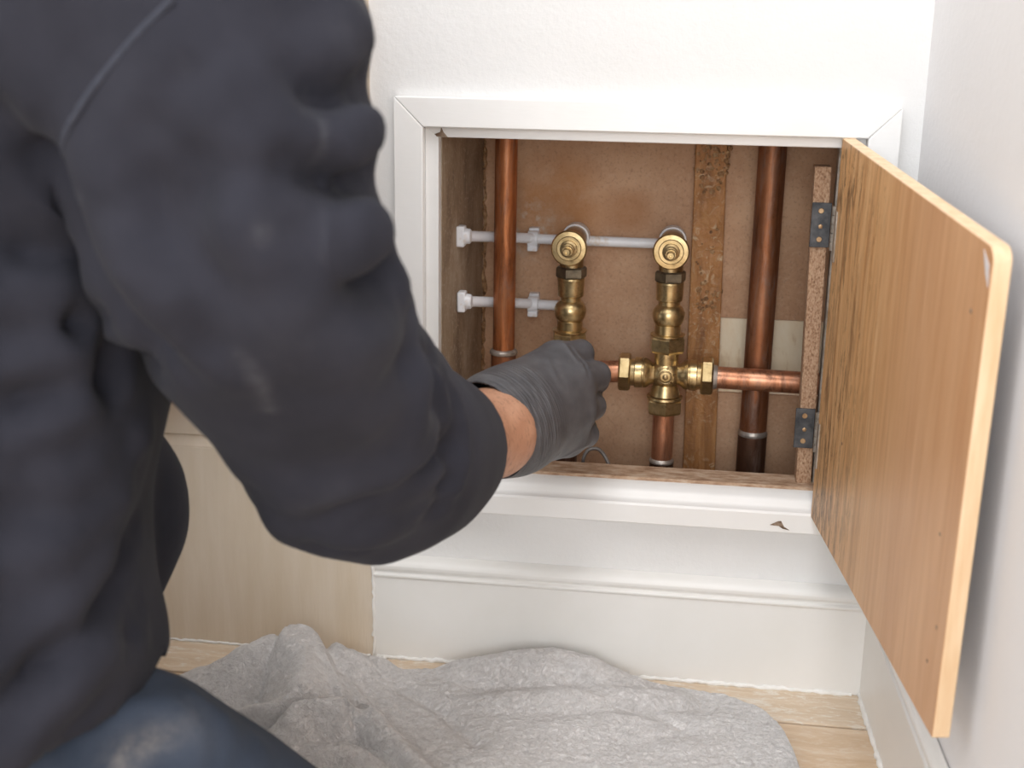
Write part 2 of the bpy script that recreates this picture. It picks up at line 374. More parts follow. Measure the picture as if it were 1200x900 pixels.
caulk(bb, [(-.285, -.0145, .001), (.179, -.0145, .001)], .0022)
caulk(br, [(RW(-.015)-.0095, -.015, .001), (RW(-1.0)-.0098, -1.0, .001)], .003)
caulk(bb, [(-.2873, -.0145, .001), (-.2873, -.0145, .105)], .0013)
m = MB()
for i in range(7):
    c = np.array((-.283+random.uniform(-.008, .010), -.018+random.uniform(-.003, .003), .001)); m.lathe([(-.001, .001), (0, random.uniform(.002, .004)), (.0015, random.uniform(.001, .003))], c, (random.uniform(-.3, .3), random.uniform(-.3, .3), 1), 8)
m.build('caulk', 'caulk', bb, smooth=80)
caulk(wl, [(-1.9, -.013, .0008), (-.2875, -.013, .0008)], .0014)

# ------------------------------------------------------------------ hatch frame (trim)
FX0, FX1, FZ0, FZ1 = -.2634, .1715, .1585, .5432; FW = .0262
tr = struct(bpy.data.objects.new('trim_1', None), 'white mitred wooden frame around the recess'); COL.objects.link(tr); ORG[tr.name] = np.zeros(3)
IX0, IX1, IZ1 = FX0+FW, FX1-FW, FZ1-FW
Yf = -.012
def mitred(poly, y0, y1, name, par, bev=.0012, mat='trim_paint'):
    return MB().extrude([(x, y0, z) for x, z in poly], (0, y1-y0, 0)).build(name, mat, par, bevel=bev)
mitred([(FX0, FZ1), (FX1, FZ1), (IX1, IZ1), (IX0, IZ1)], Yf, 0, 'head_board', tr)
mitred([(FX0, FZ0), (FX0, FZ1), (IX0, IZ1), (IX0, FZ0)], Yf, 0, 'side_board', tr)
mitred([(FX1, FZ0+.001), (FX1, FZ1), (IX1, IZ1), (IX1, FZ0+.001)], Yf, 0, 'side_board', tr)
# inner stop, set back
mitred([(IX0, IZ1), (IX1, IZ1), (IX1, OZ1), (OX0-.002, OZ1)], -.0015, .0125, 'stop_rail', tr, .0008)
mitred([(IX0, .19), (IX0, IZ1), (OX0-.0005, OZ1), (OX0-.0005, .19)], -.0015, .0125, 'stop_rail', tr, .0008)
mitred([(IX1, .19), (IX1, IZ1), (IX1+.012, IZ1), (IX1+.012, .19)], .0005, .0125, 'stop_rail', tr, .0008)
# moulded sill rail at the bottom
PS = [(.014, FZ0+.002), (-.0125, FZ0), (-.0135, FZ0+.001), (-.0135, .1765), (-.0120, .1785), (-.0070, .1798), (-.0045, .1822), (-.0030, .1858), (.0010, .1885), (.0060, .1905), (.0105, .1920), (.014, .192)]
MB().extrude([(FX0-.0003, y, z) for y, z in PS], (FX1-FX0+.0006, 0, 0)).build('sill_rail', 'trim_paint', tr, smooth=35)
# chips where paint has come away
def chip(c, pts, par, y):
    MB().extrude([(c[0]+a, y, c[2]+b) for a, b in pts], (0, .0006, 0)).build('paint_chip', 'paint_chip', par, smooth=0)
c = onY(517, 156, -.0018); chip(c, [(-.004, -.003), (.006, -.0035), (.002, .001), (0, .0055), (-.001, .001), (-.006, -.001)], tr, -.0019)
c = onY(915, 616, -.0138); chip(c, [(-.010, 0), (-.003, .004), (0, .0045), (.003, -.001), (.008, -.004), (.002, -.003), (-.002, -.0005)], tr, -.0139)

# ------------------------------------------------------------------ recess
rc = struct(bpy.data.objects.new('wall_recess', None), 'dusty board-lined recess holding the pipework'); COL.objects.link(rc); ORG[rc.name] = np.zeros(3)
BY = .165
zs1 = .3185; zs0 = .2405
MB().box((-.215, BY, .0), (.029, BY+.006, .56)).build('back_board', 'hardboard', rc)
MB().box((.0295, BY, zs1+.0008), (.20, BY+.006, .56)).build('back_board', 'hardboard', rc, bevel=.0008)
MB().box((.0295, BY+.002, zs0), (.20, BY+.006, zs1)).build('painted_strip', 'white_board', rc)
MB().box((.0295, BY-.001, .0), (.20, BY+.006, zs0-.0008)).build('back_board', 'hardboard', rc, bevel=.0008)
m = MB(); m.hexa([(OX0, .0128, .1), (OX0-.012, .0128, .1), (-.226, BY+.006, .1), (-.2105, BY+.006, .1), (OX0, .0128, .56), (OX0-.012, .0128, .56), (-.226, BY+.006, .56), (-.2105, BY+.006, .56)])
m.build('side_board', 'dusty_board', rc)
MB().box((.172, .0128, .1), (.184, BY+.006, .56)).build('side_board', 'dusty_board', rc)
MB().box((-.24, .0128, .512), (.20, BY+.006, .56)).build('head_lining', 'dusty_board', rc)
MB().box((-.24, .0128, .06), (.20, BY+.006, .10)).build('base_lining', 'dusty_board', rc)
MB().box((OX0, .0128, .1), (.171, .047, .1950)).build('sill_board', 'sill_board', rc, bevel=.0012)
# crumbling glue line in the back left corner
P = []; rr = []
for i in range(70):
    P.append((-.2095+random.uniform(-.0012, .0016), BY-.0015+random.uniform(-.0012, .001), .20+i*.0044)); rr.append(random.uniform(.0008, .0030))
MB().tube(P, rr, 7).build('glue_line', 'glue_crust', rc, smooth=80)

# timber batten
bt = thing('timber_batten', (.019, BY-.008, .1), 'orange-brown glue-stained vertical timber batten between the valves and the thick pipe', 'batten')
a0 = onY(815, 180, BY-.011); a1 = onY(852, 180, BY-.011); b0 = onY(800, 548, BY-.011); b1 = onY(838, 548, BY-.011)
def ext(a, b, z): k = (z-a[2])/(b[2]-a[2]); return a+(b-a)*k
v = [ext(a0, b0, .1), ext(a1, b1, .1), ext(a1, b1, .56), ext(a0, b0, .56)]
MB().extrude(v, (0, .011, 0)).build('timber', 'glued_timber', bt, bevel=.001)
m = MB()
def crust(m, px, py, w, h, n, y=BY-.0105):
    c = onY(px, py, y)
    for i in range(n):
        p = c+np.array((random.uniform(-w, w), random.uniform(-.001, .0005), random.uniform(-h, h))); r = random.uniform(.0015, .0042)
        m.lathe([(-.0025, r), (-.0008, r*.8), (.0004, r*.35)], p, (random.uniform(-.5, .5), -1, random.uniform(-.5, .5)), 7, random.random())
crust(m, 836, 185, .016, .014, 70); crust(m, 834, 215, .010, .010, 30); m.build('glue_lump', 'glue_crust', bt, smooth=70)
m = MB(); crust(m, 829, 352, .013, .010, 55); crust(m, 826, 300, .011, .03, 18); m.build('glue_lump', 'glue_crust', bt, smooth=70)

# ------------------------------------------------------------------ pipework
PY = .10; K = 1.205/F                                         # metres per pixel at the pipe plane
def zat(px, py, Y=PY): return onY(px, py, Y)[2]
# left riser
c0 = onY(592, 280, .085); xl = c0[0]
cp = thing('copper_pipe', (xl, .085, .1), 'bright orange vertical copper pipe at the left side of the recess', 'pipe')
zc = zat(593, 415, .085)
MB().lathe([(0, .0108), (.46, .0108)], (xl, .085, .1), (0, 0, 1), 32).build('tube', 'copper_orange', cp)
m = MB(); m.lathe([(-.040, .0124), (-.002, .0124), (.0, .0128), (.0015, .0132), (.0035, .0130), (.005, .0118), (.0055, .0109)], (xl, .085, zc), (0, 0, 1), 32)
tag(m.build('socket', 'copper_dull', cp), 'soldered socket collar', None)
MB().lathe([(.0, .0128), (.0012, .0138), (.0032, .0138), (.0048, .0126), (.0056, .0110)], (xl, .085, zc), (0, 0, 1), 32).build('solder_ring', 'solder', cp)
# thick right riser (leans a touch)
ra = onY(905, 185, .132); rb = onY(879, 550, .132); ra, rb = np.array(ra), np.array(rb)
tp = thing('copper_pipe', (rb[0], .132, .1), 'thick dark vertical copper pipe at the right beside the chipboard upright', 'pipe')
zj = zat(879, 508, .132)
dirr = nrm(ra-rb)
def rz(z): return rb+(ra-rb)*((z-rb[2])/(ra[2]-rb[2]))
MB().tube([rz(zj), rz(.56)], .0136, 36).build('tube', 'copper_dull', tp)
MB().lathe([(0, .0146), (zj-.1-.004, .0146), (zj-.1, .0146), (zj-.1+.003, .0136)], rz(.1), dirr, 36).build('socket', 'copper_dark', tp)
MB().lathe([(-.001, .0147), (.0008, .0151), (.0025, .0147), (.0045, .0138)], rz(zj), dirr, 36).build('solder_ring', 'solder', tp)

def valve(px, dy, label):
    x = onY(px, 378, PY)[0]; z = lambda y: zat(px, y+dy)
    v = thing('brass_valve', (x, PY, z(402)), label, 'valve', 'brass valves on the manifold')
    Zd = zat(px, 291+dy*.75, .068)
    # spindle head pointing out of the recess
    d = MB(); d.lathe([(0, .0060), (0, .0163), (.0018, .0172), (.0052, .0172), (.0066, .0160), (.0068, .0120), (.0075, .0112)], (x, .0720, Zd), (0, -1, 0), 40)
    d.build('flange', 'brass', v)
    s = MB(); s.lathe([(0, .0084), (.0050, .0080), (.0056, .0062), (.0110, .0060), (.0115, .0050), (.0150, .0048)], (x, .0650, Zd), (0, -1, 0), 28); s.build('gland', 'brass_dull', v)
    q = MB(); q.lathe([(0, .0040), (.0075, .0038), (.0085, .0030), (.0085, .0018), (.0045, .0016)], (x, .0505, Zd), (0, -1, 0), 16); q.build('spindle', 'brass', v)
    b = MB(); b.lathe([(0, .0135), (.030, .0135), (.032, .0128), (.060, .0120)], (x, .0725, Zd), (0, 1, 0), 32); b.build('rear_body', 'white_plastic' if False else 'brass_dull', v)
    w = MB(); w.lathe([(0, .0136), (.016, .0136)], (x, .132, Zd), (0, 1, 0), 28); w.build('wall_boss', 'white_plastic', v)
    # neck below the head
    k = MB(); k.lathe([(0, .0118), (.026, .0118)], (x, PY, z(313)), (0, 0, 1), 24); k.build('neck', 'brass_dull', v)
    h = MB(); L = z(312)-z(325); hexnut(h, (x, PY, (z(312)+z(325))/2), (0, 0, 1), L, .0132, start=.25); h.build('lock_nut', 'dark_metal', v, smooth=20)
    # turned column
    f = MB(); px2 = lambda y: z(y)-z(390)
    prof = [(390, 12.5), (385.5, 16.3), (375.5, 16.0), (374.5, 15.2), (373.5, 17.2), (371, 18.7), (366, 20.0), (361, 20.0), (357, 18.2), (353.5, 15.2), (352, 13.2), (347.6, 13.2), (347, 15.4), (346, 16.4), (329, 16.9), (327, 17.3), (325, 16.6), (324, 13)]
    f.lathe([(px2(y), r*K) for y, r in prof], (x, PY, z(390)), (0, 0, 1), 40); f.build('body', 'brass', v, smooth=28)
    w = MB(); w.lathe([(px2(388.5), 20.0*K), (px2(387.6), 21.6*K), (px2(386.3), 21.6*K), (px2(385.4), 18.5*K)], (x, PY, z(390)), (0, 0, 1), 40); w.build('washer', 'brass', v)
    g = MB(); hexnut(g, (x, PY, (z(388)+z(407))/2), (0, 0, 1), z(388)-z(407), 20.0*K, start=math.radians(30)+.12); g.build('union_nut', 'brass', v, smooth=20)
    return x
xv1 = valve(668, 0, 'left brass valve with flat round head, right above the gloved hand')
xv2 = valve(783, 5, 'right brass valve with flat round head, above the cross fitting beside the batten')
zc1 = zat(782, 438); 
def cross(x, z, label, mark):
    t = thing('brass_cross_fitting' if mark else 'brass_tee_fitting', (x, PY, z-.032), label, 'pipe fitting')
    b = MB()
    arm = [(0, 13.5), (17, 13.5), (21, 16.5), (24, 18.5), (27, 19.2), (27.8, 18.0), (29, 18.0), (29.8, 19.4), (38, 19.4), (39, 17.5), (44, 17.0), (44.5, 14)]
    if not mark: arm = [(0, 13.5), (14, 13.5), (17, 15.5), (26, 15.5), (27, 14)]
    for sx in ((-1, 1) if mark else (1,)): b.lathe([(d*K, r*K) for d, r in arm], (x, PY, z), (sx, 0, 0), 36)
    b.lathe([(d*K, r*K) for d, r in [(0, 14.5), (14, 14.5), (24, 15.5), (30, 15.5)]], (x, PY, z), (0, 0, 1), 36)
    b.lathe([(d*K, r*K) for d, r in [(0, 14.0), (12, 14.5), (18, 17.0), (24, 18.6), (27, 19.2), (28, 17.5), (33, 16)]], (x, PY, z), (0, 0, -1), 36)
    b.lathe([(-.012, .0145), (0, .0150), (.008, .0138), (.0125, .0098), (.0135, .007)], (x, PY, z), (0, -1, 0), 36)
    b.build('body', 'brass', t, smooth=40)
    for sx in ((-1, 1) if mark else ()):
        g = MB(); hexnut(g, (x+sx*51*K, PY, z), (1, 0, 0), 15*K, 21.0*K, start=.25); g.build('compression_nut', 'brass', t, smooth=20)
    w = MB(); w.lathe([(-28.0*K, 17*K), (-28.5*K, 22.4*K), (-31*K, 22.8*K), (-32.5*K, 20*K)], (x, PY, z), (0, 0, 1), 36); w.build('washer', 'brass', t)
    g = MB(); hexnut(g, (x, PY, z-41*K), (0, 0, 1), 19*K, 20.0*K, start=math.radians(30)+.1); g.build('compression_nut', 'brass', t, smooth=20)
    if mark:
        e = MB(); c = np.array((x, PY-.0152, z))
        ring = [c+np.array((.0062*math.cos(a), .0016*(1-math.cos(a*0)), .0062*math.sin(a))) for a in np.linspace(0, 2*math.pi, 25)]
        e.tube(ring, .0009, 8)
        for k in range(6):
            a = k*math.pi/3+.3; e.tube([c+np.array((.0075*math.cos(a), .002, .0075*math.sin(a))), c+np.array((.0102*math.cos(a), .004, .0102*math.sin(a)))], .0011, 8)
        e.lathe([(0, .0028), (.0006, .0022)], c, (0, -1, 0), 14)
        tag(e.build('cast_emblem', 'brass_dull', t, smooth=60), 'raised round casting mark', None)
    return t
cross(xv2, zc1, 'polished brass cross fitting with a round cast mark below the right valve', True)
zc2 = zat(667, 434)
cross(xv1, zc2, 'brass tee fitting mostly hidden behind the gloved hand', False)
def cpipe(name, a, b, r, mat, label, group=None):
    a, b = np.array(a), np.array(b); o = min(a, b, key=lambda p: p[2])
    t = thing('copper_pipe', tuple(o), label, 'pipe', group)
    L = np.linalg.norm(b-a); MB().lathe([(0, r), (L, r)], a, b-a, 32).build('tube', mat, t); return t, a, nrm(b-a), L
t, a, d, L = cpipe('h', (xv2+58*K, PY, zc1-.001), (.168, PY, zc1-.003), .0110, 'copper_bright', 'shiny horizontal copper pipe running right from the cross fitting behind the chipboard')
MB().lathe([(0, .0112), (.0005, .0122), (.002, .0120), (.0045, .0114)], a, d, 32).build('olive', 'solder', t)
t, a, d, L = cpipe('m', (xv1+25*K, PY, zc2-.0002), (xv2-58*K, PY, zc1), .0110, 'copper_bright', 'short horizontal copper pipe gripped by the gloved fingers')
t, a, d, L = cpipe('d', (xv2, PY, zc1-50*K), (xv2, PY, .11), .0107, 'copper_bright', 'short copper pipe hanging below the right cross fitting')
zk = zat(780, 541); MB().lathe([(-.045, .0119), (-.001, .0119), (.001, .0122), (.003, .0108)], (xv2, PY, zk), (0, 0, 1), 32).build('socket', 'copper_dark', t)
MB().lathe([(-.0005, .0122), (.001, .0126), (.003, .0118), (.004, .0108)], (xv2, PY, zk), (0, 0, 1), 32).build('solder_ring', 'solder', t)
t, a, d, L = cpipe('e', (xv1, PY, zc2-50*K), (xv1, PY, .11), .0107, 'copper_dark', 'dark copper pipe stub showing just below the gloved hand')
# white plastic pipes and their clips
def plastic(p0, p1, label, y):
    L0 = onY(*p0, .068); a = onY(628, p0[1]+(p1[1]-p0[1])*(628-p0[0])/(p1[0]-p0[0]), y); b = onY(*p1, y)
    t = thing('plastic_pipe', tuple(a), label, 'pipe', 'white plastic pipes'); MB().tube([L0, L0+(a-L0)*.5+np.array((0, .003, 0)), a-(a-L0)*.12+np.array((0, .003, 0)), a+(b-a)*.08, b], .0052, 20).build('tube', 'white_plastic', t); return a, b, L0
WY = .150
pa, pb, la = plastic((540, 276.5), (800, 286.5), 'upper white plastic pipe running behind both valves', WY)
pc, pd, lc = plastic((541, 353), (655, 358), 'lower white plastic pipe ending behind the left valve', WY)
def clip(p, ax, label):
    p = np.array(p); t = thing('pipe_clip', tuple(p-np.array((0, 0, .012))), label, 'clip', 'white pipe clips')
    w = .0052
    m = MB(); m.box(p+np.array((-w, .004, -.0105)), p+np.array((w, BY-.1502 if False else .0148, .0105))); m.build('base', 'white_plastic', t, bevel=.001)
    m = MB()
    arc = [p+np.array((0, -.0012+.0068*math.sin(a)*-1, .0068*math.cos(a))) for a in np.linspace(-.35, math.pi+.35, 13)]
    pts = []
    for q in arc:
        r_ = nrm(q-p+1e-9)
        pts.append((q-r_*.0012, q+r_*.0016))
    v = []; f = []
    for (i_, o_) in pts:
        v += [i_+np.array((-w, 0, 0)), o_+np.array((-w, 0, 0)), o_+np.array((w, 0, 0)), i_+np.array((w, 0, 0))]
    for k in range(len(pts)-1):
        for j in range(4): f.append((4*k+j, 4*k+(j+1) % 4, 4*k+4+(j+1) % 4, 4*k+4+j))
    f += [(0, 1, 2, 3), tuple(4*(len(pts)-1)+j for j in (3, 2, 1, 0))]
    m.add(v, f); m.build('saddle', 'white_plastic', t, bevel=.0005)
    m = MB(); m.box(p+np.array((-w, -.008, -.0118)), p+np.array((w, .006, -.0062))); m.build('lug', 'white_plastic', t, bevel=.001)
def on_line(a, b, px, y):
    q = onY(px, y, WY); k = (q[0]-a[0])/(b[0]-a[0]); return a+(b-a)*k
clip(on_line(pa, pb, 625, 279), 0, 'white pipe clip on the upper plastic pipe between copper pipe and left valve')
clip(on_line(pc, pd, 625, 357), 0, 'white pipe clip on the lower plastic pipe beside the left valve')
def wall_clip(p, label):
    p = np.array(p); t = thing('pipe_clip', tuple(p), label, 'clip', 'white pipe clips')
    MB().box(p+np.array((-.0075, -.007, -.0100)), p+np.array((.0005, .007, .0100))).build('base', 'white_plastic', t, bevel=.0015)
    MB().lathe([(0, .0078), (.005, .0072), (.006, .0062)], p+np.array((0, 0, 0)), (1, 0, 0), 20).build('collar', 'white_plastic', t)
wall_clip(la+np.array((.004, 0, 0)), 'white wall clip where the upper plastic pipe meets the dusty side board')
wall_clip(lc+np.array((.004, 0, 0)), 'white wall clip where the lower plastic pipe meets the dusty side board')
# loop of grey wire by the sill
wp = [onY(x, y, yy) for x, y, yy in ((683, 548, .06), (684, 536, .06), (690, 527, .062), (700, 526, .064), (707, 532, .064), (712, 541, .062), (716, 552, .06))]
def smoothline(p, n=5):
    p = [np.array(q) for q in p]; p = [2*p[0]-p[1]]+p+[2*p[-1]-p[-2]]; out = []
    for i in range(1, len(p)-2):
        for j in range(n):
            t_ = j/n; out.append(.5*((2*p[i])+(-p[i-1]+p[i+1])*t_+(2*p[i-1]-5*p[i]+4*p[i+1]-p[i+2])*t_**2+(-p[i-1]+3*p[i]-3*p[i+1]+p[i+2])*t_**3))
    out.append(p[-2]); return out
wl_ = MB().tube(smoothline(wp), .0019, 8).build('wire_loop', 'wire_grey', None, 80, origin=wp[0])
tag(wl_, 'small loop of grey wire sticking up behind the recess sill', 'wire')

# ------------------------------------------------------------------ chipboard upright and hinged door
s0 = onY(955, 195, .024); s1 = onY(975, 195, .024); s2 = onY(932, 572, .024); s3 = onY(950, 572, .024)
cu = thing('chipboard_upright', (float((s2[0]+s3[0])/2), .03, .1946), 'raw chipboard upright that carries the two door hinges', 'board')
ztop_s = float(s0[2])
MB().extrude([(s2[0], .024, .1946), (s3[0], .024, .1946), (s1[0], .024, ztop_s), (s0[0], .024, ztop_s)], (0, .020, 0)).build('board', 'chipboard', cu, bevel=.0008)
MB().box((s3[0]+.0012, .028, .1946), (s3[0]+.0065, .042, .5115)).build('packer', 'hinge_worn', cu, bevel=.0005)

A = onY(987, 162, -.012); B = onY(951, 606, -.012); B[0] = A[0]-.0004
Ct = dep(1166, 291, .762); Cb = onY(1092, 866, Ct[1])
ad = thing('access_door', tuple(B), 'open light wood veneer access door with pale edges, hinged at the right of the recess', 'door')
th = .0118
wdir = nrm(((Ct-A)+(Cb-B))*np.array((1, 1, 0))); nout = nrm(np.cross((0, 0, 1), wdir)); nout = nout if nout[0] > 0 else -nout
def bil(u, v): return (A*(1-u)+Ct*u)*v+(B*(1-u)+Cb*u)*(1-v)
# outline in (u,v), rounded at the free top corner
Wd, Hd = .355, .335
def corner(cu_, cv, r, a0, a1, n):
    return [(cu_+r/Wd*math.cos(a), cv+r/Hd*math.sin(a)) for a in np.linspace(a0, a1, n)]
r1, r2 = .010, .002
out = [(0, 0)] + corner(1-r2/Wd, r2/Hd, r2, -math.pi/2, 0, 3) + corner(1-r1/Wd, 1-r1/Hd, r1, 0, math.pi/2, 8) + [(0, 1)]
m = MB(); n = len(out); fr = [bil(u, v) for u, v in out]; bk = [p+nout*th for p in fr]
m.add(fr+bk, [tuple(range(n)), tuple(range(2*n-1, n-1, -1))], 0)
m.add(fr+bk, [(i, (i+1) % n, n+(i+1) % n, n+i) for i in range(n)], 1)
me_ = m
# merge duplicate rim so bevel works
bm = bmesh.new(); vs = [bm.verts.new(p) for p in fr+bk]
f0 = bm.faces.new(vs[:n]); f0.material_index = 0; f1 = bm.faces.new(vs[n:][::-1]); f1.material_index = 2
for i in range(n):
    q = bm.faces.new((vs[i], vs[(i+1) % n], vs[n+(i+1) % n], vs[n+i])); q.material_index = 1
bmesh.ops.recalc_face_normals(bm, faces=bm.faces)
vv = [tuple(v.co) for v in bm.verts]; bm.verts.index_update(); ff = [[v.index for v in f.verts] for f in bm.faces]; mi = [f.material_index for f in bm.faces]; bm.free()
pn = mesh_obj('panel', vv, ff, ['door_veneer', 'door_edge', 'door_primer'], ad, 30, .0009, 2, None, mi)
# bared primer patch at the free corner, screw holes
p = bil(.965, .957); 
MB().extrude([bil(.955, .985)-nout*.0003, bil(.985, .965)-nout*.0003, bil(.992, .925)-nout*.0003, bil(.975, .945)-nout*.0003], nout*.0008).build('bare_patch', 'door_primer', ad, smooth=0)
for (u, v) in ((.93, .86), (.955, .22), (.93, .13), (.915, .40), (.23, .30)):
    q = bil(u, v); MB().lathe([(0, .0019), (.0003, .0012)], q, -nout, 10).build('nail_hole', 'paint_chip', ad)
def hinge(py0, py1, pxa, pxb):
    a = onY(pxa, py0, .0235); b = onY(pxb, py1, .0235); hz = (a[2], b[2]); x0, x1 = a[0], b[0]
    h = MB().box((x0, .0218, b[2]), (x1, .0242, a[2])).build('hinge', 'hinge_steel', ad, bevel=.0004)
    kx = x1+.0030; ky = .0185
    L = (a[2]-b[2])
    k = MB()
    for i in range(5): k.lathe([(0, .0028), (.0003, .0031), (L/5-.0006, .0031), (L/5-.0003, .0028)], (kx, ky, b[2]-.002+i*L/5), (0, 0, 1), 14)
    k.build('knuckle', 'hinge_worn', h)
    q0 = np.array((A[0], -.012, 0)); 
    lv = [(kx+.001, ky, 0), (kx+.0024, ky, 0)]
    d2 = np.array((A[0]+.0002, -.0118, 0)); s = nout*.0
    pA = np.array((kx+.0015, ky-.001, b[2]-.006)); pB = np.array((A[0], -.013, b[2]-.006)); pC = bil(.022, .5)*np.array((1, 1, 0))+np.array((0, 0, b[2]-.006))
    up = np.array((0, 0, L+.004)); t_ = -nout*.0012
    lf = MB(); lf.hexa([pA, pB, pB+t_, pA+t_, pA+up, pB+up, pB+t_+up, pA+t_+up]); lf.hexa([pB, pC, pC+t_, pB+t_, pB+up, pC+up, pC+t_+up, pB+t_+up])
    lf.build('door_leaf', 'hinge_worn', h, bevel=.0003)
    for fz in (.18, .82):
        c = np.array(((x0+x1)/2-.0005, .0218, b[2]+L*fz)); s_ = MB(); s_.lathe([(0, .0026), (.0006, .0022)], c, (0, -1, 0), 14); s_.box(c+np.array((-.0018, -.0008, -.0003)), c+np.array((.0018, -.0005, .0003))); s_.build('screw', 'screw_brass', h)
    c = np.array(((x0+x1)/2, .0218, b[2]+L*.47)); MB().lathe([(0, .0022), (.0002, .0016)], c, (0, -1, 0), 5).build('worn_spot', 'screw_brass', h)
hinge(237, 290, 952, 971)
hinge(478, 525, 933, 952)

# ------------------------------------------------------------------ implicit-surface helper for cloth and body
class Field:
    def __init__(s, lo, hi, h):
        s.lo = np.array(lo, float); s.h = h; s.n = np.ceil((np.array(hi)-s.lo)/h).astype(int)+1
        s.a = np.full(s.n, .05, np.float32)
    def sub(s, pts, r):
        P = np.array(pts); a = np.floor((P.min(0)-r-s.lo)/s.h).astype(int); b = np.ceil((P.max(0)+r-s.lo)/s.h).astype(int)+1
        a = np.clip(a, 0, s.n); b = np.clip(b, 0, s.n); return a, b
    def grid(s, a, b):
        ax = [(s.lo[i]+s.h*np.arange(a[i], b[i])).astype(np.float32) for i in range(3)]
        return ax[0][:, None, None], ax[1][None, :, None], ax[2][None, None, :]
    def cone(s, pa, pb, ra, rb, k=.02, op='add'):
        a, b = s.sub([pa, pb], max(ra, rb)+max(k, .01)+.03)
        if np.any(b <= a): return s
        X, Y, Z = s.grid(a, b); pa = np.array(pa, np.float32); d = np.array(pb, np.float32)-pa; L = float(d@d)+1e-12
        t = np.clip(((X-pa[0])*d[0]+(Y-pa[1])*d[1]+(Z-pa[2])*d[2])/L, 0, 1)
        D = np.sqrt((X-pa[0]-t*d[0])**2+(Y-pa[1]-t*d[1])**2+(Z-pa[2]-t*d[2])**2)-(ra+(rb-ra)*t)
        return s.comb(a, b, D, k, op)
    def ell(s, c, r, rot=None, k=.02, op='add'):
        a, b = s.sub([c], max(r)+max(k, .01)+.03)
        if np.any(b <= a): return s
        X, Y, Z = s.grid(a, b); x, y, z = X-c[0], Y-c[1], Z-c[2]
        if rot is not None: x, y, z = [rot[i][0]*x+rot[i][1]*y+rot[i][2]*z for i in range(3)]
        q = np.sqrt((x/r[0])**2+(y/r[1])**2+(z/r[2])**2); D = (q-1)*min(r)
        return s.comb(a, b, D, k, op)
    def comb(s, a, b, D, k, op):
        sl = tuple(slice(a[i], b[i]) for i in range(3)); C = s.a[sl]
        if op == 'add': h = np.maximum(k-np.abs(C-D), 0)/k; s.a[sl] = np.minimum(C, D)-h*h*k*.25
        else: E_ = -D; h = np.maximum(k-np.abs(C-E_), 0)/k; s.a[sl] = np.maximum(C, E_)+h*h*k*.25
        return s
    def chain(s, pts, k=.02):
        for (p, r), (q, r2) in zip(pts[:-1], pts[1:]): s.cone(p, q, r, r2, k)
        return s
    def cut_plane(s, p, nrm_):
        X, Y, Z = s.grid((0, 0, 0), s.n); s.a = np.maximum(s.a, ((X-p[0])*nrm_[0]+(Y-p[1])*nrm_[1]+(Z-p[2])*nrm_[2])); return s
    def sample(s, P):
        g = (P-s.lo)/s.h; i = np.clip(np.floor(g).astype(int), 0, s.n-2); f = np.clip(g-i, 0, 1); r = 0
        for dx in (0, 1):
            for dy in (0, 1):
                for dz in (0, 1):
                    w = (f[..., 0] if dx else 1-f[..., 0])*(f[..., 1] if dy else 1-f[..., 1])*(f[..., 2] if dz else 1-f[..., 2])
                    r = r+w*s.a[i[..., 0]+dx, i[..., 1]+dy, i[..., 2]+dz]
        return r
    def mesh(s, smooth=2):
        A_ = s.a; ins = A_ < 0; n = s.n
        acc = np.zeros(tuple(n-1)+(3,), np.float32); cnt = np.zeros(tuple(n-1), np.int16)
        for ax in range(3):
            o = [1 if i == ax else 0 for i in range(3)]
            lo_ = A_[:n[0]-o[0], :n[1]-o[1], :n[2]-o[2]]; hi_ = A_[o[0]:, o[1]:, o[2]:]
            cr = (lo_ < 0) != (hi_ < 0); I = np.argwhere(cr); vl = lo_[cr]; vh = hi_[cr]; t = vl/(vl-vh)
            pos = I.astype(np.float32); pos[:, ax] += t
            o1, o2 = [i for i in range(3) if i != ax]
            for d1 in (0, -1):
                for d2 in (0, -1):
                    J = I.copy(); J[:, o1] += d1; J[:, o2] += d2
                    ok = np.all((J >= 0) & (J < n-1), axis=1); J = J[ok]
                    np.add.at(acc, (J[:, 0], J[:, 1], J[:, 2]), pos[ok]); np.add.at(cnt, (J[:, 0], J[:, 1], J[:, 2]), 1)
        act = cnt > 0; idx = np.full(tuple(n-1), -1, np.int64); idx[act] = np.arange(act.sum())
        V = acc[act]/cnt[act][:, None]; V = s.lo+V*s.h; Q = []
        for ax in range(3):
            o = [1 if i == ax else 0 for i in range(3)]
            lo_ = A_[:n[0]-o[0], :n[1]-o[1], :n[2]-o[2]]; hi_ = A_[o[0]:, o[1]:, o[2]:]
            cr = (lo_ < 0) != (hi_ < 0); I = np.argwhere(cr); neg = lo_[cr] < 0
            o1, o2 = (ax+1) % 3, (ax+2) % 3
            ok = (I[:, o1] > 0) & (I[:, o2] > 0) & (I[:, o1] < n[o1]-1) & (I[:, o2] < n[o2]-1); I = I[ok]; neg = neg[ok]
            def at(d1, d2):
                J = I.copy(); J[:, o1] += d1; J[:, o2] += d2; return idx[J[:, 0], J[:, 1], J[:, 2]]
            q = np.stack([at(-1, -1), at(0, -1), at(0, 0), at(-1, 0)], 1); q[~neg] = q[~neg][:, ::-1]; Q.append(q)
        Q = np.concatenate(Q); Q = Q[(Q >= 0).all(1)]
        for _ in range(smooth): V = laplace(V, Q)
        return V, Q
def laplace(V, Q, w=.6):
    S_ = np.zeros_like(V); c_ = np.zeros(len(V))
    for i in range(4):
        for j in (1, 3):
            np.add.at(S_, Q[:, i], V[Q[:, (i+j) % 4]]); np.add.at(c_, Q[:, i], 1)
    return V*(1-w)+w*S_/np.maximum(c_, 1)[:, None]
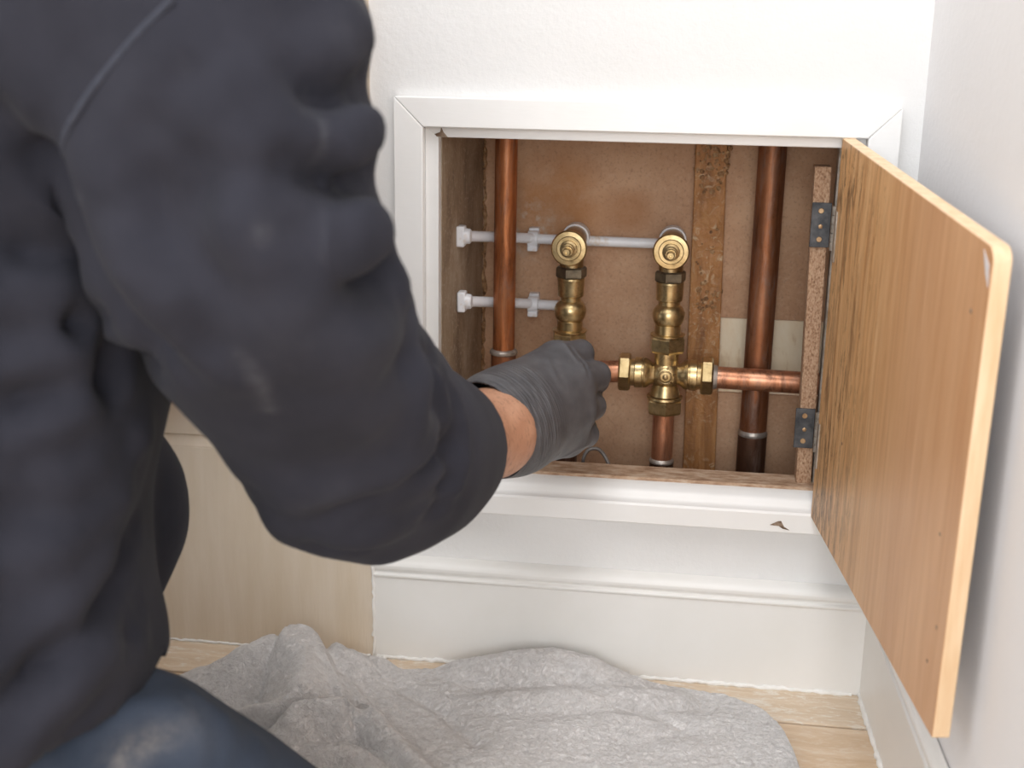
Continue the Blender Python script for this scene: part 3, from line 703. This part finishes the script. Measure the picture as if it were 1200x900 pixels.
def normals(V, Q):
    N = np.zeros_like(V); fn = np.cross(V[Q[:, 2]]-V[Q[:, 0]], V[Q[:, 3]]-V[Q[:, 1]])
    for i in range(4): np.add.at(N, Q[:, i], fn)
    return N/(np.linalg.norm(N, axis=1)[:, None]+1e-12)
def hit(field, px, py, d0=.35, d1=1.4):
    d = np.linspace(d0, d1, 500); r = ray(px, py); P = CAM+d[:, None]*r
    s_ = field.sample(P); ok = np.all((P > field.lo) & (P < field.lo+field.h*(field.n-1)), axis=1)
    i = np.argmax((s_ < 0) & ok); return P[i] if ((s_ < 0) & ok).any() else None
def poly_d(V, pts):
    best = np.full(len(V), 9.0)
    for a, b in zip(pts[:-1], pts[1:]):
        d = b-a; t = np.clip(((V-a)@d)/(d@d+1e-12), 0, 1); best = np.minimum(best, np.linalg.norm(V-a-t[:, None]*d, axis=1))
    return best
def fold(V, N, field, line, w, h):
    pts = [hit(field, *p) for p in line]; pts = [p for p in pts if p is not None]
    if len(pts) < 2: return V
    pts = smoothline(pts, 4)
    d = poly_d(V, pts)
    tip = np.minimum(np.linalg.norm(V-pts[0], axis=1), np.linalg.norm(V-pts[-1], axis=1)); taper = np.clip(tip/(w*1.6), 0, 1)
    return V+N*(h*np.exp(-(d/w)**2)*(.35+.65*taper))[:, None]

# ------------------------------------------------------------------ the worker
pr = thing('person', (-.46, -.50, 0), 'person in navy sweatshirt, jeans and black glove kneeling and reaching into the recess', 'person')
D_ = dep
sleeve = [(D_(150, -40, .70), .085), (D_(252, 40, .685), .0745), (D_(258, 150, .685), .0740), (D_(268, 240, .70), .0750), (D_(292, 325, .72), .0745), (D_(338, 398, .755), .0690), (D_(382, 462, .80), .0660),
          (D_(408, 515, .84), .0690), (D_(450, 530, .885), .0690), (D_(485, 530, .925), .0610), (D_(512, 525, .958), .0500), (D_(532, 520, .985), .0400), (D_(560, 513, 1.015), .036)]
torso = [(D_(-60, -60, .78), .13), (D_(-110, 120, .80), .155), (D_(-112, 300, .80), .154), (D_(-118, 420, .80), .157), (D_(-140, 560, .80), .150), (D_(-150, 690, .80), .158), (D_(-160, 770, .79), .165), (D_(-150, 850, .78), .165)]
# --- sweatshirt
lo = np.array((-.86, -.80, .13)); hi = np.array((-.07, -.02, .80))
fd = Field(lo, hi, .0048)
fd.chain(torso, .03)
fd.cone(D_(-60, -60, .76), D_(150, -40, .71), .11, .09, .05)
fd.cone(D_(-30, 60, .74), D_(170, 40, .70), .085, .075, .04)
fd.chain(sleeve, .016)
for (a_, b_, r_) in (((398, 48, .66), (406, 55, .72), .0105), ((385, 15, .65), (402, 25, .70), .010), ((405, 150, .655), (419, 160, .72), .0115), ((412, 272, .66), (428, 280, .735), .0125),
        ((436, 345, .72), (452, 352, .785), .0140), ((474, 418, .81), (488, 426, .87), .0160), ((350, 600, .80), (440, 622, .855), .020)):
    fd.cone(D_(*a_), D_(*b_), r_, r_, .018)
# front of the shirt sagging forward below the ribs
fd.chain([(D_(108, 520, .90), .034), (D_(138, 570, .92), .036), (D_(148, 620, .92), .032), (D_(140, 672, .915), .030)], .03)
fd.cone(D_(20, 560, .86), D_(120, 590, .91), .08, .045, .03)
fd.cone(D_(60, 700, .83), D_(125, 745, .83), .07, .030, .03)
# left shoulder, left sleeve (beyond the frame), collar
LS = np.array((-.66, -.30, .60)); LE = np.array((-.72, -.19, .36)); LW = np.array((-.52, -.05, .30))
fd.cone(D_(-60, -60, .78), LS, .12, .085, .05); fd.cone(LS, LE, .078, .062, .02); fd.cone(LE, LW, .060, .042, .02)
NK = np.array((-.455, -.335, .70)); fd.cone(D_(-60, -60, .80), NK, .09, .068, .04)
fd.cone(D_(375, 20, .73), D_(406, -12, .745), .014, .012, .02)
wr = D_(534, 520, .988); axis_w = nrm(D_(598, 503, 1.06)-D_(520, 524, .968))
V, Q = fd.mesh(2); N = normals(V, Q)
bumps = [  # silhouette rolls down the outside of the sleeve: (line, width, height)
    ([(418, 50), (405, 62), (380, 70)], .014, .007), ([(425, 150), (405, 165), (365, 175)], .017, .010), ([(428, 275), (405, 285), (370, 280), (330, 265)], .018, .012),
    ([(455, 345), (435, 372), (400, 385), (350, 365)], .018, .010), ([(482, 395), (478, 430), (470, 480), (480, 515)], .012, .006),
    ([(300, 130), (255, 90), (215, 85)], .018, .004), ([(285, 190), (280, 250), (300, 290), (345, 330)], .016, .007), ([(130, 240), (160, 300), (200, 350), (255, 400)], .02, .007),
    ([(255, 300), (320, 350), (400, 420), (460, 430)], .022, .006), ([(330, 430), (400, 470), (470, 500)], .025, .006), ([(300, 560), (360, 575), (430, 560), (500, 530)], .022, .006),
    ([(350, 610), (420, 620), (480, 600)], .018, .006), ([(520, 440), (535, 490), (540, 540), (525, 590)], .008, .0035), ([(505, 430), (515, 470), (520, 540)], .006, .003),
    ([(0, 60), (60, 120), (85, 170)], .02, .006), ([(0, 190), (50, 235), (95, 300)], .018, .007), ([(0, 330), (60, 345), (110, 360)], .02, .007), ([(0, 420), (70, 410), (140, 400)], .02, .006),
    ([(0, 510), (60, 490), (130, 450)], .018, .007), ([(0, 590), (70, 560), (140, 510)], .02, .007), ([(0, 690), (60, 640), (120, 580), (150, 530)], .02, .008), ([(40, 780), (90, 700), (140, 620)], .02, .006), ([(20, 850), (100, 790), (150, 740)], .02, .006)]
creases = [([(440, 190), (410, 205), (360, 210), (330, 200)], .011, -.008), ([(424, 95), (405, 110), (370, 118)], .012, -.007), ([(450, 312), (425, 320), (380, 322)], .011, -.010), ([(490, 410), (440, 425), (400, 425), (340, 395)], .012, -.008),
    ([(520, 520), (470, 545), (410, 575), (360, 580)], .010, -.008), ([(530, 585), (500, 600), (460, 605)], .008, -.004), ([(505, 420), (495, 450), (495, 500), (510, 520)], .006, -.0045),
    ([(170, 170), (185, 230), (215, 290), (260, 340)], .014, -.006), ([(240, 200), (235, 250), (262, 310)], .012, -.005), ([(0, 130), (40, 175), (85, 215), (100, 290)], .012, -.010), ([(0, 290), (60, 300), (105, 330)], .012, -.006), ([(0, 385), (70, 380), (130, 375)], .011, -.006),
    ([(0, 470), (60, 455), (130, 425), (175, 400)], .011, -.009), ([(0, 550), (60, 525), (135, 480)], .011, -.006), ([(0, 640), (70, 600), (130, 545)], .012, -.009), ([(10, 740), (80, 660), (130, 590)], .012, -.007), ([(0, 830), (60, 780), (130, 690)], .012, -.008), ([(420, 640), (380, 640), (350, 628)], .009, -.006)]
V0 = V.copy()
for line, w, h in bumps: V = fold(V, N, fd, line, w, h*2.1)
for line, w, h in creases: V = fold(V, N, fd, line, w*.9, h*1.9)
sharp = [([(345, 600), (400, 578), (460, 552), (530, 528)], .009, -.016), ([(330, 345), (380, 372), (440, 380), (478, 352)], .010, -.014), ([(165, 235), (200, 320), (250, 385), (290, 410)], .012, -.012), ([(240, 190), (262, 260), (300, 315), (360, 345)], .010, -.010),
    ([(345, 90), (380, 118), (420, 112)], .009, -.010), ([(330, 190), (385, 212), (432, 205)], .009, -.012), ([(340, 300), (395, 318), (445, 306)], .009, -.012), ([(495, 420), (500, 465), (520, 505)], .006, -.008), ([(440, 600), (490, 585), (535, 560)], .007, -.009), ([(430, 560), (470, 470), (500, 440)], .010, -.006),
    ([(0, 482), (60, 470), (120, 455), (175, 435)], .010, -.018), ([(0, 600), (60, 572), (120, 530), (150, 490)], .010, -.015), ([(0, 700), (50, 655), (110, 600), (150, 540)], .010, -.016), ([(0, 838), (55, 770), (110, 690), (150, 620)], .011, -.018), ([(0, 395), (60, 388), (125, 378)], .009, -.012), ([(0, 300), (50, 305), (100, 335)], .009, -.012), ([(60, 880), (110, 800), (155, 715)], .010, -.012),
    ([(190, 130), (215, 95), (260, 70)], .010, -.007), ([(120, 330), (160, 390), (215, 430)], .010, -.010)]
for line, w, h in sharp: V = fold(V, N, fd, line, w, h)
for _ in range(1): V = laplace(V, Q, .4)
# trim the sleeve mouth, neck and hem by hollowing: drop faces beyond the openings
fc = V[Q].mean(1); keep = ~(((fc-wr)@axis_w > -.020) & (np.linalg.norm(fc-wr, axis=1) < .075))
hp0 = D_(172, 795, .78); hp1 = D_(20, 895, .68); hp2 = np.array((-.60, -.30, .20)); hn = nrm(np.cross(hp1-hp0, hp2-hp0)); hn = hn if hn[2] > 0 else -hn; keep &= ~(((fc-hp0)@hn < 0) & (np.linalg.norm(fc-wr, axis=1) > .2))
ndir = nrm(NK-D_(-60, -60, .80)); keep &= ~((fc-NK)@ndir > .03)
ldir = nrm(LW-LE); keep &= ~(((fc-LW)@ldir > .0) & (np.linalg.norm(fc-LW, axis=1) < .07))
Q = Q[keep]; us = np.unique(Q); rm = np.full(len(V), -1); rm[us] = np.arange(len(us)); V = V[us]; Q = rm[Q]; V0 = V0[us]; V1 = V
sw = mesh_obj('sweatshirt', V, Q, 'navy_fleece', pr, 179)
sm = sw.modifiers.new('thickness', 'SOLIDIFY'); sm.thickness = .003; sm.offset = -1
def dust(o, spots):
    at = o.data.attributes.new('dust', 'FLOAT', 'POINT'); Vv = V0; d = np.zeros(len(Vv))
    for line, r, k in spots:
        pts = [p for p in (hit(fd, *q) for q in line) if p is not None]
        if len(pts) == 1: pts.append(pts[0]+np.array((0, 0, .002)))
        if len(pts) >= 2: d = np.maximum(d, .34*k*np.exp(-(poly_d(Vv, pts)/(r*.8))**2))
    at.data.foreach_set('value', d.astype(np.float32))
dust(sw, [([(285, 405), (302, 435), (314, 470)], .0050, .75), ([(297, 264)], .0050, .8), ([(368, 110), (370, 150), (362, 188)], .0032, .6), ([(110, 236)], .004, .3), ([(355, 580), (395, 560)], .008, .25), ([(215, 82)], .004, .25), ([(350, 135)], .003, .4), ([(365, 250), (362, 290)], .003, .25),
          ([(395, 30), (402, 60)], .012, .18), ([(330, 380), (420, 400)], .02, .12)])
def on_surface_line(line, n=6):
    pts = [hit(fd, *p) for p in line]; pts = smoothline([p for p in pts if p is not None], n); out = []
    for p in pts:
        k = np.argsort(((V0-p)**2).sum(1))[:6]; out.append(p+(V1[k]-V0[k]).mean(0))
    return out
MB().tube([p+nrm(CAM-p)*.0010 for p in on_surface_line([(202, 0), (165, 38), (135, 72), (110, 105), (95, 140), (86, 175), (82, 200)])], .0020, 10).build('seam', 'seam_thread', sw, 80)
# ribbed cuff at the wrist
m = MB(); prof = []
for i, (d, r) in enumerate([(-.026, .0395), (-.023, .0425), (-.0195, .0424), (-.0185, .0404), (-.0170, .0404), (-.0160, .0418), (-.0105, .0414), (-.0098, .0400), (-.0086, .0400), (-.0078, .0408), (-.002, .0400), (.0005, .0388), (.0010, .0368), (-.002, .0355), (-.018, .0352)]): prof.append((d, r))
m.lathe([(d, r-.0012) for d, r in prof], wr, axis_w, 48); cf = m.build('cuff', 'navy_fleece', sw, 60)
u_ = nrm(np.cross(axis_w, (0, 0, 1))); w_ = np.cross(axis_w, u_)
for d, r in ((-.0185, .0405), (-.0092, .0400)):
    MB().tube([wr+axis_w*d+(u_*math.cos(a)+w_*math.sin(a))*r for a in np.linspace(0, 2*math.pi, 49)], .0006, 6).build('stitching', 'stitch_brown', cf, 80)
del fd

# --- body: one continuous figure under the clothes
HP = np.array((-.487, -.50, .235)); HC = np.array((-.43, -.27, .83))
fb = Field((-.90, -1.02, -.005), (-.02, .0, .98), .006)
fb.chain([(HP+np.array((0, .02, 0)), .095), (D_(-118, 420, .80), .12), (D_(-110, 120, .80), .125), (D_(-60, -60, .79), .10)], .04)
fb.cone(D_(-60, -60, .79), D_(150, -30, .71), .075, .06, .04); fb.cone(D_(-60, -60, .79), LS, .075, .06, .04)
fb.cone(D_(-60, -60, .79), HC-np.array((0, 0, .05)), .058, .052, .03)
fb.chain([(D_(180, 0, .70), .055), (D_(300, 350, .735), .050), (D_(395, 520, .84), .043), (D_(430, 525, .865), .046), (D_(530, 520, .985), .0345), (D_(577, 507, 1.035), .0325), (D_(600, 500, 1.066), .025), (D_(640, 470, 1.105), .014), (D_(666, 455, 1.118), .009)], .02)
fb.chain([(LS, .055), (LE, .042), (LW, .03), (LW+np.array((.06, .035, -.02)), .03)], .02)
# legs: kneeling, right knee turned out
RH = np.array((-.40, -.56, .20)); RK = D_(380, 1045, .865); RA = np.array((-.40, -.80, .05)); LH = np.array((-.57, -.52, .20)); LK = np.array((-.66, -.17, .075)); LA = np.array((-.64, -.58, .05))
for H_, K_, A2 in ((RH, RK, RA), (LH, LK, LA)):
    fb.cone(H_+np.array((0, .03, -.03)), K_, .055, .030, .03); fb.cone(K_, A2, .032, .030, .02); fb.cone(A2, A2+nrm(A2-K_)*.09+np.array((0, 0, -.01)), .036, .028, .02)
# head with a face, looking at the pipes
fw = nrm((np.array((-.05, .1, .28))-HC)*np.array((1, 1, .55))); sd = nrm(np.cross(fw, (0, 0, 1))); up_ = np.cross(sd, fw); RT = np.array([sd, fw, up_])
hp = lambda a, b, c: HC+sd*a+fw*b+up_*c
fb.ell(HC+up_*.02, (.073, .094, .088), RT, .02); fb.ell(hp(0, .03, -.05), (.055, .062, .062), RT, .03)
fb.cone(hp(0, .088, .01), hp(0, .112, -.028), .009, .013, .012); fb.cone(hp(-.022, .082, -.062), hp(.022, .082, -.062), .008, .008, .008)
for s_ in (-1, 1):
    fb.ell(hp(.074*s_, -.005, -.005), (.010, .020, .032), RT, .01); fb.ell(hp(.030*s_, .092, .012), (.015, .010, .010), RT, .006, 'sub')
V, Q = fb.mesh(2); body = mesh_obj('body', V, Q, 'skin', pr, 179)
for s_ in (-1, 1): MB().lathe([(0, .001), (.003, .008), (.009, .011), (.015, .008), (.018, .001)], hp(.030*s_, .072, .012), fw, 16).build('eye', 'eye', body, 80)
del fb
fh = Field(HC-.16, HC+.17, .006); fh.ell(HC+up_*.028-fw*.008, (.081, .100, .090), RT, .02); fh.cut_plane(hp(0, .045, .02), nrm(fw*.8-up_*.5)); fh.cut_plane(hp(0, 0, -.045), -up_)
V, Q = fh.mesh(1); mesh_obj('hair', V, Q, 'hair', pr, 179)
# --- jeans
fj = Field((-.85, -1.0, -.002), (-.02, -.05, .36), .0052)
fj.ell(HP+np.array((0, 0, -.03)), (.145, .14, .13), None, .03); fj.cone(HP+np.array((0, -.0, -.05)), RH+np.array((-.02, .02, -.03)), .12, .09, .04); fj.cone(HP, LH, .12, .10, .04)
RKj = D_(380, 1045, .865)
fj.chain([(D_(40, 940, .78), .070), (D_(150, 928, .80), .068), (D_(250, 975, .83), .062), (D_(330, 1020, .85), .056), (RKj, .052)], .03); fj.cone(HP+np.array((0, .02, -.06)), D_(40, 940, .78), .105, .070, .03)
fj.cone(RKj, RA, .060, .052, .02); fj.cone(LH, LK, .105, .072, .03); fj.cone(LK, LA, .070, .052, .02)
X, Y, Zg = fj.grid((0, 0, 0), fj.n); fj.a = np.maximum(fj.a, Zg*0+(.013-Zg)); fj.a = np.maximum(fj.a, Zg-.285)
V, Q = fj.mesh(2); N = normals(V, Q)
for line, w, h in [([(175, 800), (230, 840), (290, 880)], .016, .006), ([(120, 850), (190, 845), (250, 895)], .012, .006), ([(205, 818), (235, 862), (262, 895)], .008, -.005), ([(60, 880), (140, 850), (180, 840)], .014, .006), ([(160, 880), (210, 870), (240, 890)], .009, -.004)]:
    V = fold(V, N, fj, line, w, h*1.7)
je = mesh_obj('jeans', V, Q, 'denim', pr, 179)
at = je.data.attributes.new('dust', 'FLOAT', 'POINT'); Vv = V; dd = np.zeros(len(V))
for line, r, k in [([(140, 890), (170, 868), (215, 850)], .010, .8), ([(215, 848), (225, 858)], .008, .5)]:
    pts = [p for p in (hit(fj, *q) for q in line) if p is not None]
    if len(pts) > 1: dd = np.maximum(dd, k*np.exp(-(poly_d(V, pts)/r)**2))
at.data.foreach_set('value', dd.astype(np.float32)); del fj
for A2, K_ in ((RA, RK), (LA, LK)):
    d = nrm((A2-K_)*np.array((1, 1, 0))); f_ = Field(A2-.2, A2+.22, .007); f_.cone(A2-d*.02, A2+d*.05, .052, .05, .02); f_.cone(A2+d*.04, A2+d*.15+np.array((0, 0, -.012)), .045, .034, .02)
    V, Q = f_.mesh(1); mesh_obj('boot', V, Q, 'boot_leather', pr, 179)
# --- glove
gf = Field(D_(640, 470, 1.12)-np.array((.12, .13, .13)), D_(640, 470, 1.12)+np.array((.12, .15, .13)), .00155)
wst = [(598, 472, 1.070, .0290), (600, 487, 1.062, .0300), (603, 500, 1.062, .0300), (606, 511, 1.066, .0270)]
mcp = [(652, 424, 1.116, .0185), (671, 447, 1.106, .0190), (674, 481, 1.108, .0185), (664, 513, 1.114, .0168)]
wb = [D_(w[0]-22, w[1]+6, w[2]-.020) for w in wst]
for (a, b, p0) in zip(wst, mcp, wb):
    gf.cone(D_(*a[:3]), D_(*b[:3]), a[3], b[3], .016); gf.cone(p0, D_(*a[:3]), a[3]*1.02, a[3], .016)
fing = [[(652, 424, 1.116, .0180), (680, 414, 1.138, .0118), (682, 426, 1.165, .0105), (672, 438, 1.182, .0098)],
        [(671, 447, 1.106, .0185), (699, 440, 1.134, .0122), (699, 446, 1.166, .0110), (684, 452, 1.190, .0100)],
        [(674, 481, 1.108, .0180), (694, 476, 1.134, .0118), (692, 470, 1.164, .0108), (678, 464, 1.186, .0098)],
        [(664, 513, 1.114, .0165), (687, 509, 1.134, .0108), (686, 502, 1.160, .0098), (674, 494, 1.180, .0090)]]
for fg in fing:
    for a, b in zip(fg[:-1], fg[1:]): gf.cone(D_(*a[:3]), D_(*b[:3]), a[3], b[3], .0035)
th_ = [(604, 462, 1.088, .023), (630, 440, 1.125, .017), (658, 428, 1.158, .0125), (676, 424, 1.185, .0105)]
for a, b in zip(th_[:-1], th_[1:]): gf.cone(D_(*a[:3]), D_(*b[:3]), a[3], b[3], .010)
V, Q = gf.mesh(2); N = normals(V, Q)
for line, w, h in [([(612, 440), (632, 470), (640, 510), (636, 540)], .0022, .0011), ([(600, 440), (624, 470), (633, 510), (628, 540)], .0018, .0012), ([(620, 432), (642, 470), (650, 515)], .002, .0009), ([(590, 443), (615, 468), (626, 505)], .0016, .0011),
                   ([(585, 450), (608, 470), (620, 500)], .0014, .0010), ([(630, 480), (640, 530)], .0016, -.001), ([(668, 405), (682, 422), (690, 440)], .002, -.0015), ([(660, 402), (676, 425)], .0016, .001), ([(676, 400), (690, 412)], .0016, .001), ([(660, 535), (680, 525), (690, 520)], .0018, .001), ([(625, 540), (655, 532)], .0016, .001),
                   ([(684, 430), (694, 432)], .0014, -.001), ([(640, 420), (650, 440), (655, 450)], .003, .0008)]:
    V = fold(V, N, gf, line, w, h)
g0 = D_(586, 503, 1.045); gax = nrm(D_(636, 478, 1.09)-D_(575, 515, 1.03)); fc = V[Q].mean(1)
g0 = D_(577, 503, 1.035)
keep = (fc-g0)@gax > 0.0; Q = Q[keep]; us = np.unique(Q); rm = np.full(len(V), -1); rm[us] = np.arange(len(us)); V = V[us]; Q = rm[Q]
gl = mesh_obj('glove', V, Q, 'black_rubber', pr, 179); tag(gl, 'thin black rubber work glove', None)
at = gl.data.attributes.new('along', 'FLOAT', 'POINT'); at.data.foreach_set('value', ((V-g0)@gax).astype(np.float32))
sm = gl.modifiers.new('thickness', 'SOLIDIFY'); sm.thickness = .0012; sm.offset = -1
del gf

# ------------------------------------------------------------------ dust sheet on the floor
def towel():
    crest = [(185, 822, -.125), (215, 803, -.118), (250, 780, -.108), (290, 757, -.10), (330, 738, -.092), (350, 736, -.09), (378, 746, -.085), (405, 763, -.075), (435, 773, -.06)]
    B_ = [onY(*c)+np.array((0, .020, 0)) for c in crest]
    B_ += [onZ(x, y, z) for x, y, z in [(468, 789, .004), (510, 782, .012), (560, 771, .02), (600, 764, .024), (640, 759, .026), (680, 768, .02), (712, 784, .012), (748, 796, .010), (800, 803, .010), (850, 811, .010), (890, 830, .009), (915, 855, .008), (932, 885, .008), (945, 915, .008)]]
    xs = np.array([b[0] for b in B_]); ys = np.array([b[1] for b in B_]); ys = np.minimum(ys, -.020)
    o_ = np.argsort(xs); xs, ys = xs[o_], ys[o_]
    x0, x1, y0 = -.462, float(xs.max()), -.46
    nx, ny = 420, 330; U, T = np.meshgrid(np.linspace(0, 1, nx), np.linspace(0, 1, ny), indexing='ij')
    X = x0+(x1-x0)*U; yb = np.interp(X, xs, ys)
    # front edge of the cloth, out of frame
    yf = y0+.06*np.sin(X*9)+.10*np.clip((X-.0)/.12, 0, 1)**2
    Y = yb+(yf-yb)*T**1.25
    H = .0085+.002*np.sin(X*21+Y*13)+.0015*np.sin(X*37-Y*29+1.3)
    def ridge(H, pts, w, skew=0, p=7.0):                      # a fold whose crest runs through the given points
        P = [onY(px, py, yy) for px, py, yy in pts]; best = np.full(X.shape, 9.); R_ = np.zeros(X.shape)
        for a, b in zip(P[:-1], P[1:]):
            e = (b-a)[:2]; L = e@e+1e-9; t = np.clip(((X-a[0])*e[0]+(Y-a[1])*e[1])/L, 0, 1); dx = X-a[0]-t*e[0]; dy = Y-a[1]-t*e[1]
            s = np.sign(e[0]*dy-e[1]*dx); q = np.sqrt(dx*dx+dy*dy)*np.where(s > 0, 1+skew, 1-skew)
            z = np.maximum(a[2]+(b[2]-a[2])*t-.001, .001); h = z*np.exp(-(q/(w*(.7+.3*z/max(P_[2] for P_ in P))))**2)
            R_ = np.maximum(R_, h)
        return (np.maximum(H, 1e-4)**p+R_**p)**(1/p)
    def dent(H, pts, w, h):
        P = [onZ(px, py, .012)[:2] for px, py in pts]; d = np.full(X.shape, 9.)
        for a, b in zip(P[:-1], P[1:]):
            e = b-a; L = e@e; t = np.clip(((X-a[0])*e[0]+(Y-a[1])*e[1])/L, 0, 1); d = np.minimum(d, np.sqrt((X-a[0]-t*e[0])**2+(Y-a[1]-t*e[1])**2))
        return H-h*np.exp(-(d/w)**2)
    H = ridge(H, [(185, 822, -.125), (240, 785, -.112), (290, 757, -.10), (330, 738, -.092), (350, 736, -.09), (378, 746, -.085), (405, 763, -.075), (435, 773, -.06)], .040)
    H = ridge(H, [(345, 738, -.09), (356, 768, -.125), (352, 800, -.16), (345, 830, -.19)], .034)
    H = ridge(H, [(372, 744, -.087), (402, 780, -.118), (432, 822, -.16), (470, 868, -.205), (520, 915, -.25)], .020, .25)
    H = ridge(H, [(262, 838, -.17), (300, 826, -.18), (345, 818, -.185), (395, 818, -.178)], .020, -.3)
    H = ridge(H, [(470, 800, -.06), (540, 776, -.052), (600, 765, -.048), (645, 760, -.045), (690, 771, -.047), (740, 796, -.05)], .034)
    H = ridge(H, [(470, 830, -.11), (600, 812, -.10), (700, 806, -.085), (790, 812, -.07)], .028)
    H = ridge(H, [(560, 885, -.17), (640, 850, -.14), (730, 838, -.115), (850, 842, -.10)], .030)
    H = ridge(H, [(700, 905, -.18), (790, 872, -.15), (890, 868, -.125)], .026)
    H = ridge(H, [(330, 880, -.22), (400, 872, -.21), (470, 890, -.22)], .020)
    H = dent(H, [(240, 850), (320, 859), (375, 850), (425, 838)], .0060, .030)
    H = dent(H, [(380, 786), (408, 822), (428, 844)], .0085, .016)
    H = dent(H, [(345, 770), (320, 800), (300, 822)], .006, .010)
    H = dent(H, [(470, 805), (520, 830), (560, 870)], .008, .006); H = dent(H, [(640, 790), (700, 822), (800, 850)], .008, .004); H = dent(H, [(420, 870), (470, 905)], .006, .008)
    H = np.minimum(H, .010+.05*np.clip((Y+.30)/.10, 0, 1)+.05*np.clip((X+.16)/.08, 0, 1)); H = np.maximum(H, .003)
    edge = np.minimum(np.minimum(T*1.0, 1-T)*.6, np.minimum(U, 1-U)*.7); H *= np.clip(edge/.012, 0, 1)**.5
    # soft pile
    from mathutils import noise as mn
    V = np.stack([X, Y, H+.0012], -1).reshape(-1, 3)
    nz = np.array([mn.noise(Vector((p[0]*190+2.5*mn.noise(Vector((p[0]*60, p[1]*60, 3))), p[1]*190, p[2]*150))) for p in V])
    V[:, 2] += nz*.0013*np.clip(edge.reshape(-1)/.012, 0, 1)
    idx = np.arange(nx*ny).reshape(nx, ny); Qd = np.stack([idx[:-1, :-1], idx[1:, :-1], idx[1:, 1:], idx[:-1, 1:]], -1).reshape(-1, 4)
    o = mesh_obj('dust_sheet', V, Qd, 'dust_sheet', None, 179, origin=(-.15, -.3, 0)); tag(o, 'crumpled grey fleecy dust sheet spread on the floor', 'cloth')
    if o.data.polygons[0].normal.z < 0: o.data.flip_normals()
    s_ = o.modifiers.new('thickness', 'SOLIDIFY'); s_.thickness = .0012; s_.offset = -1
towel()
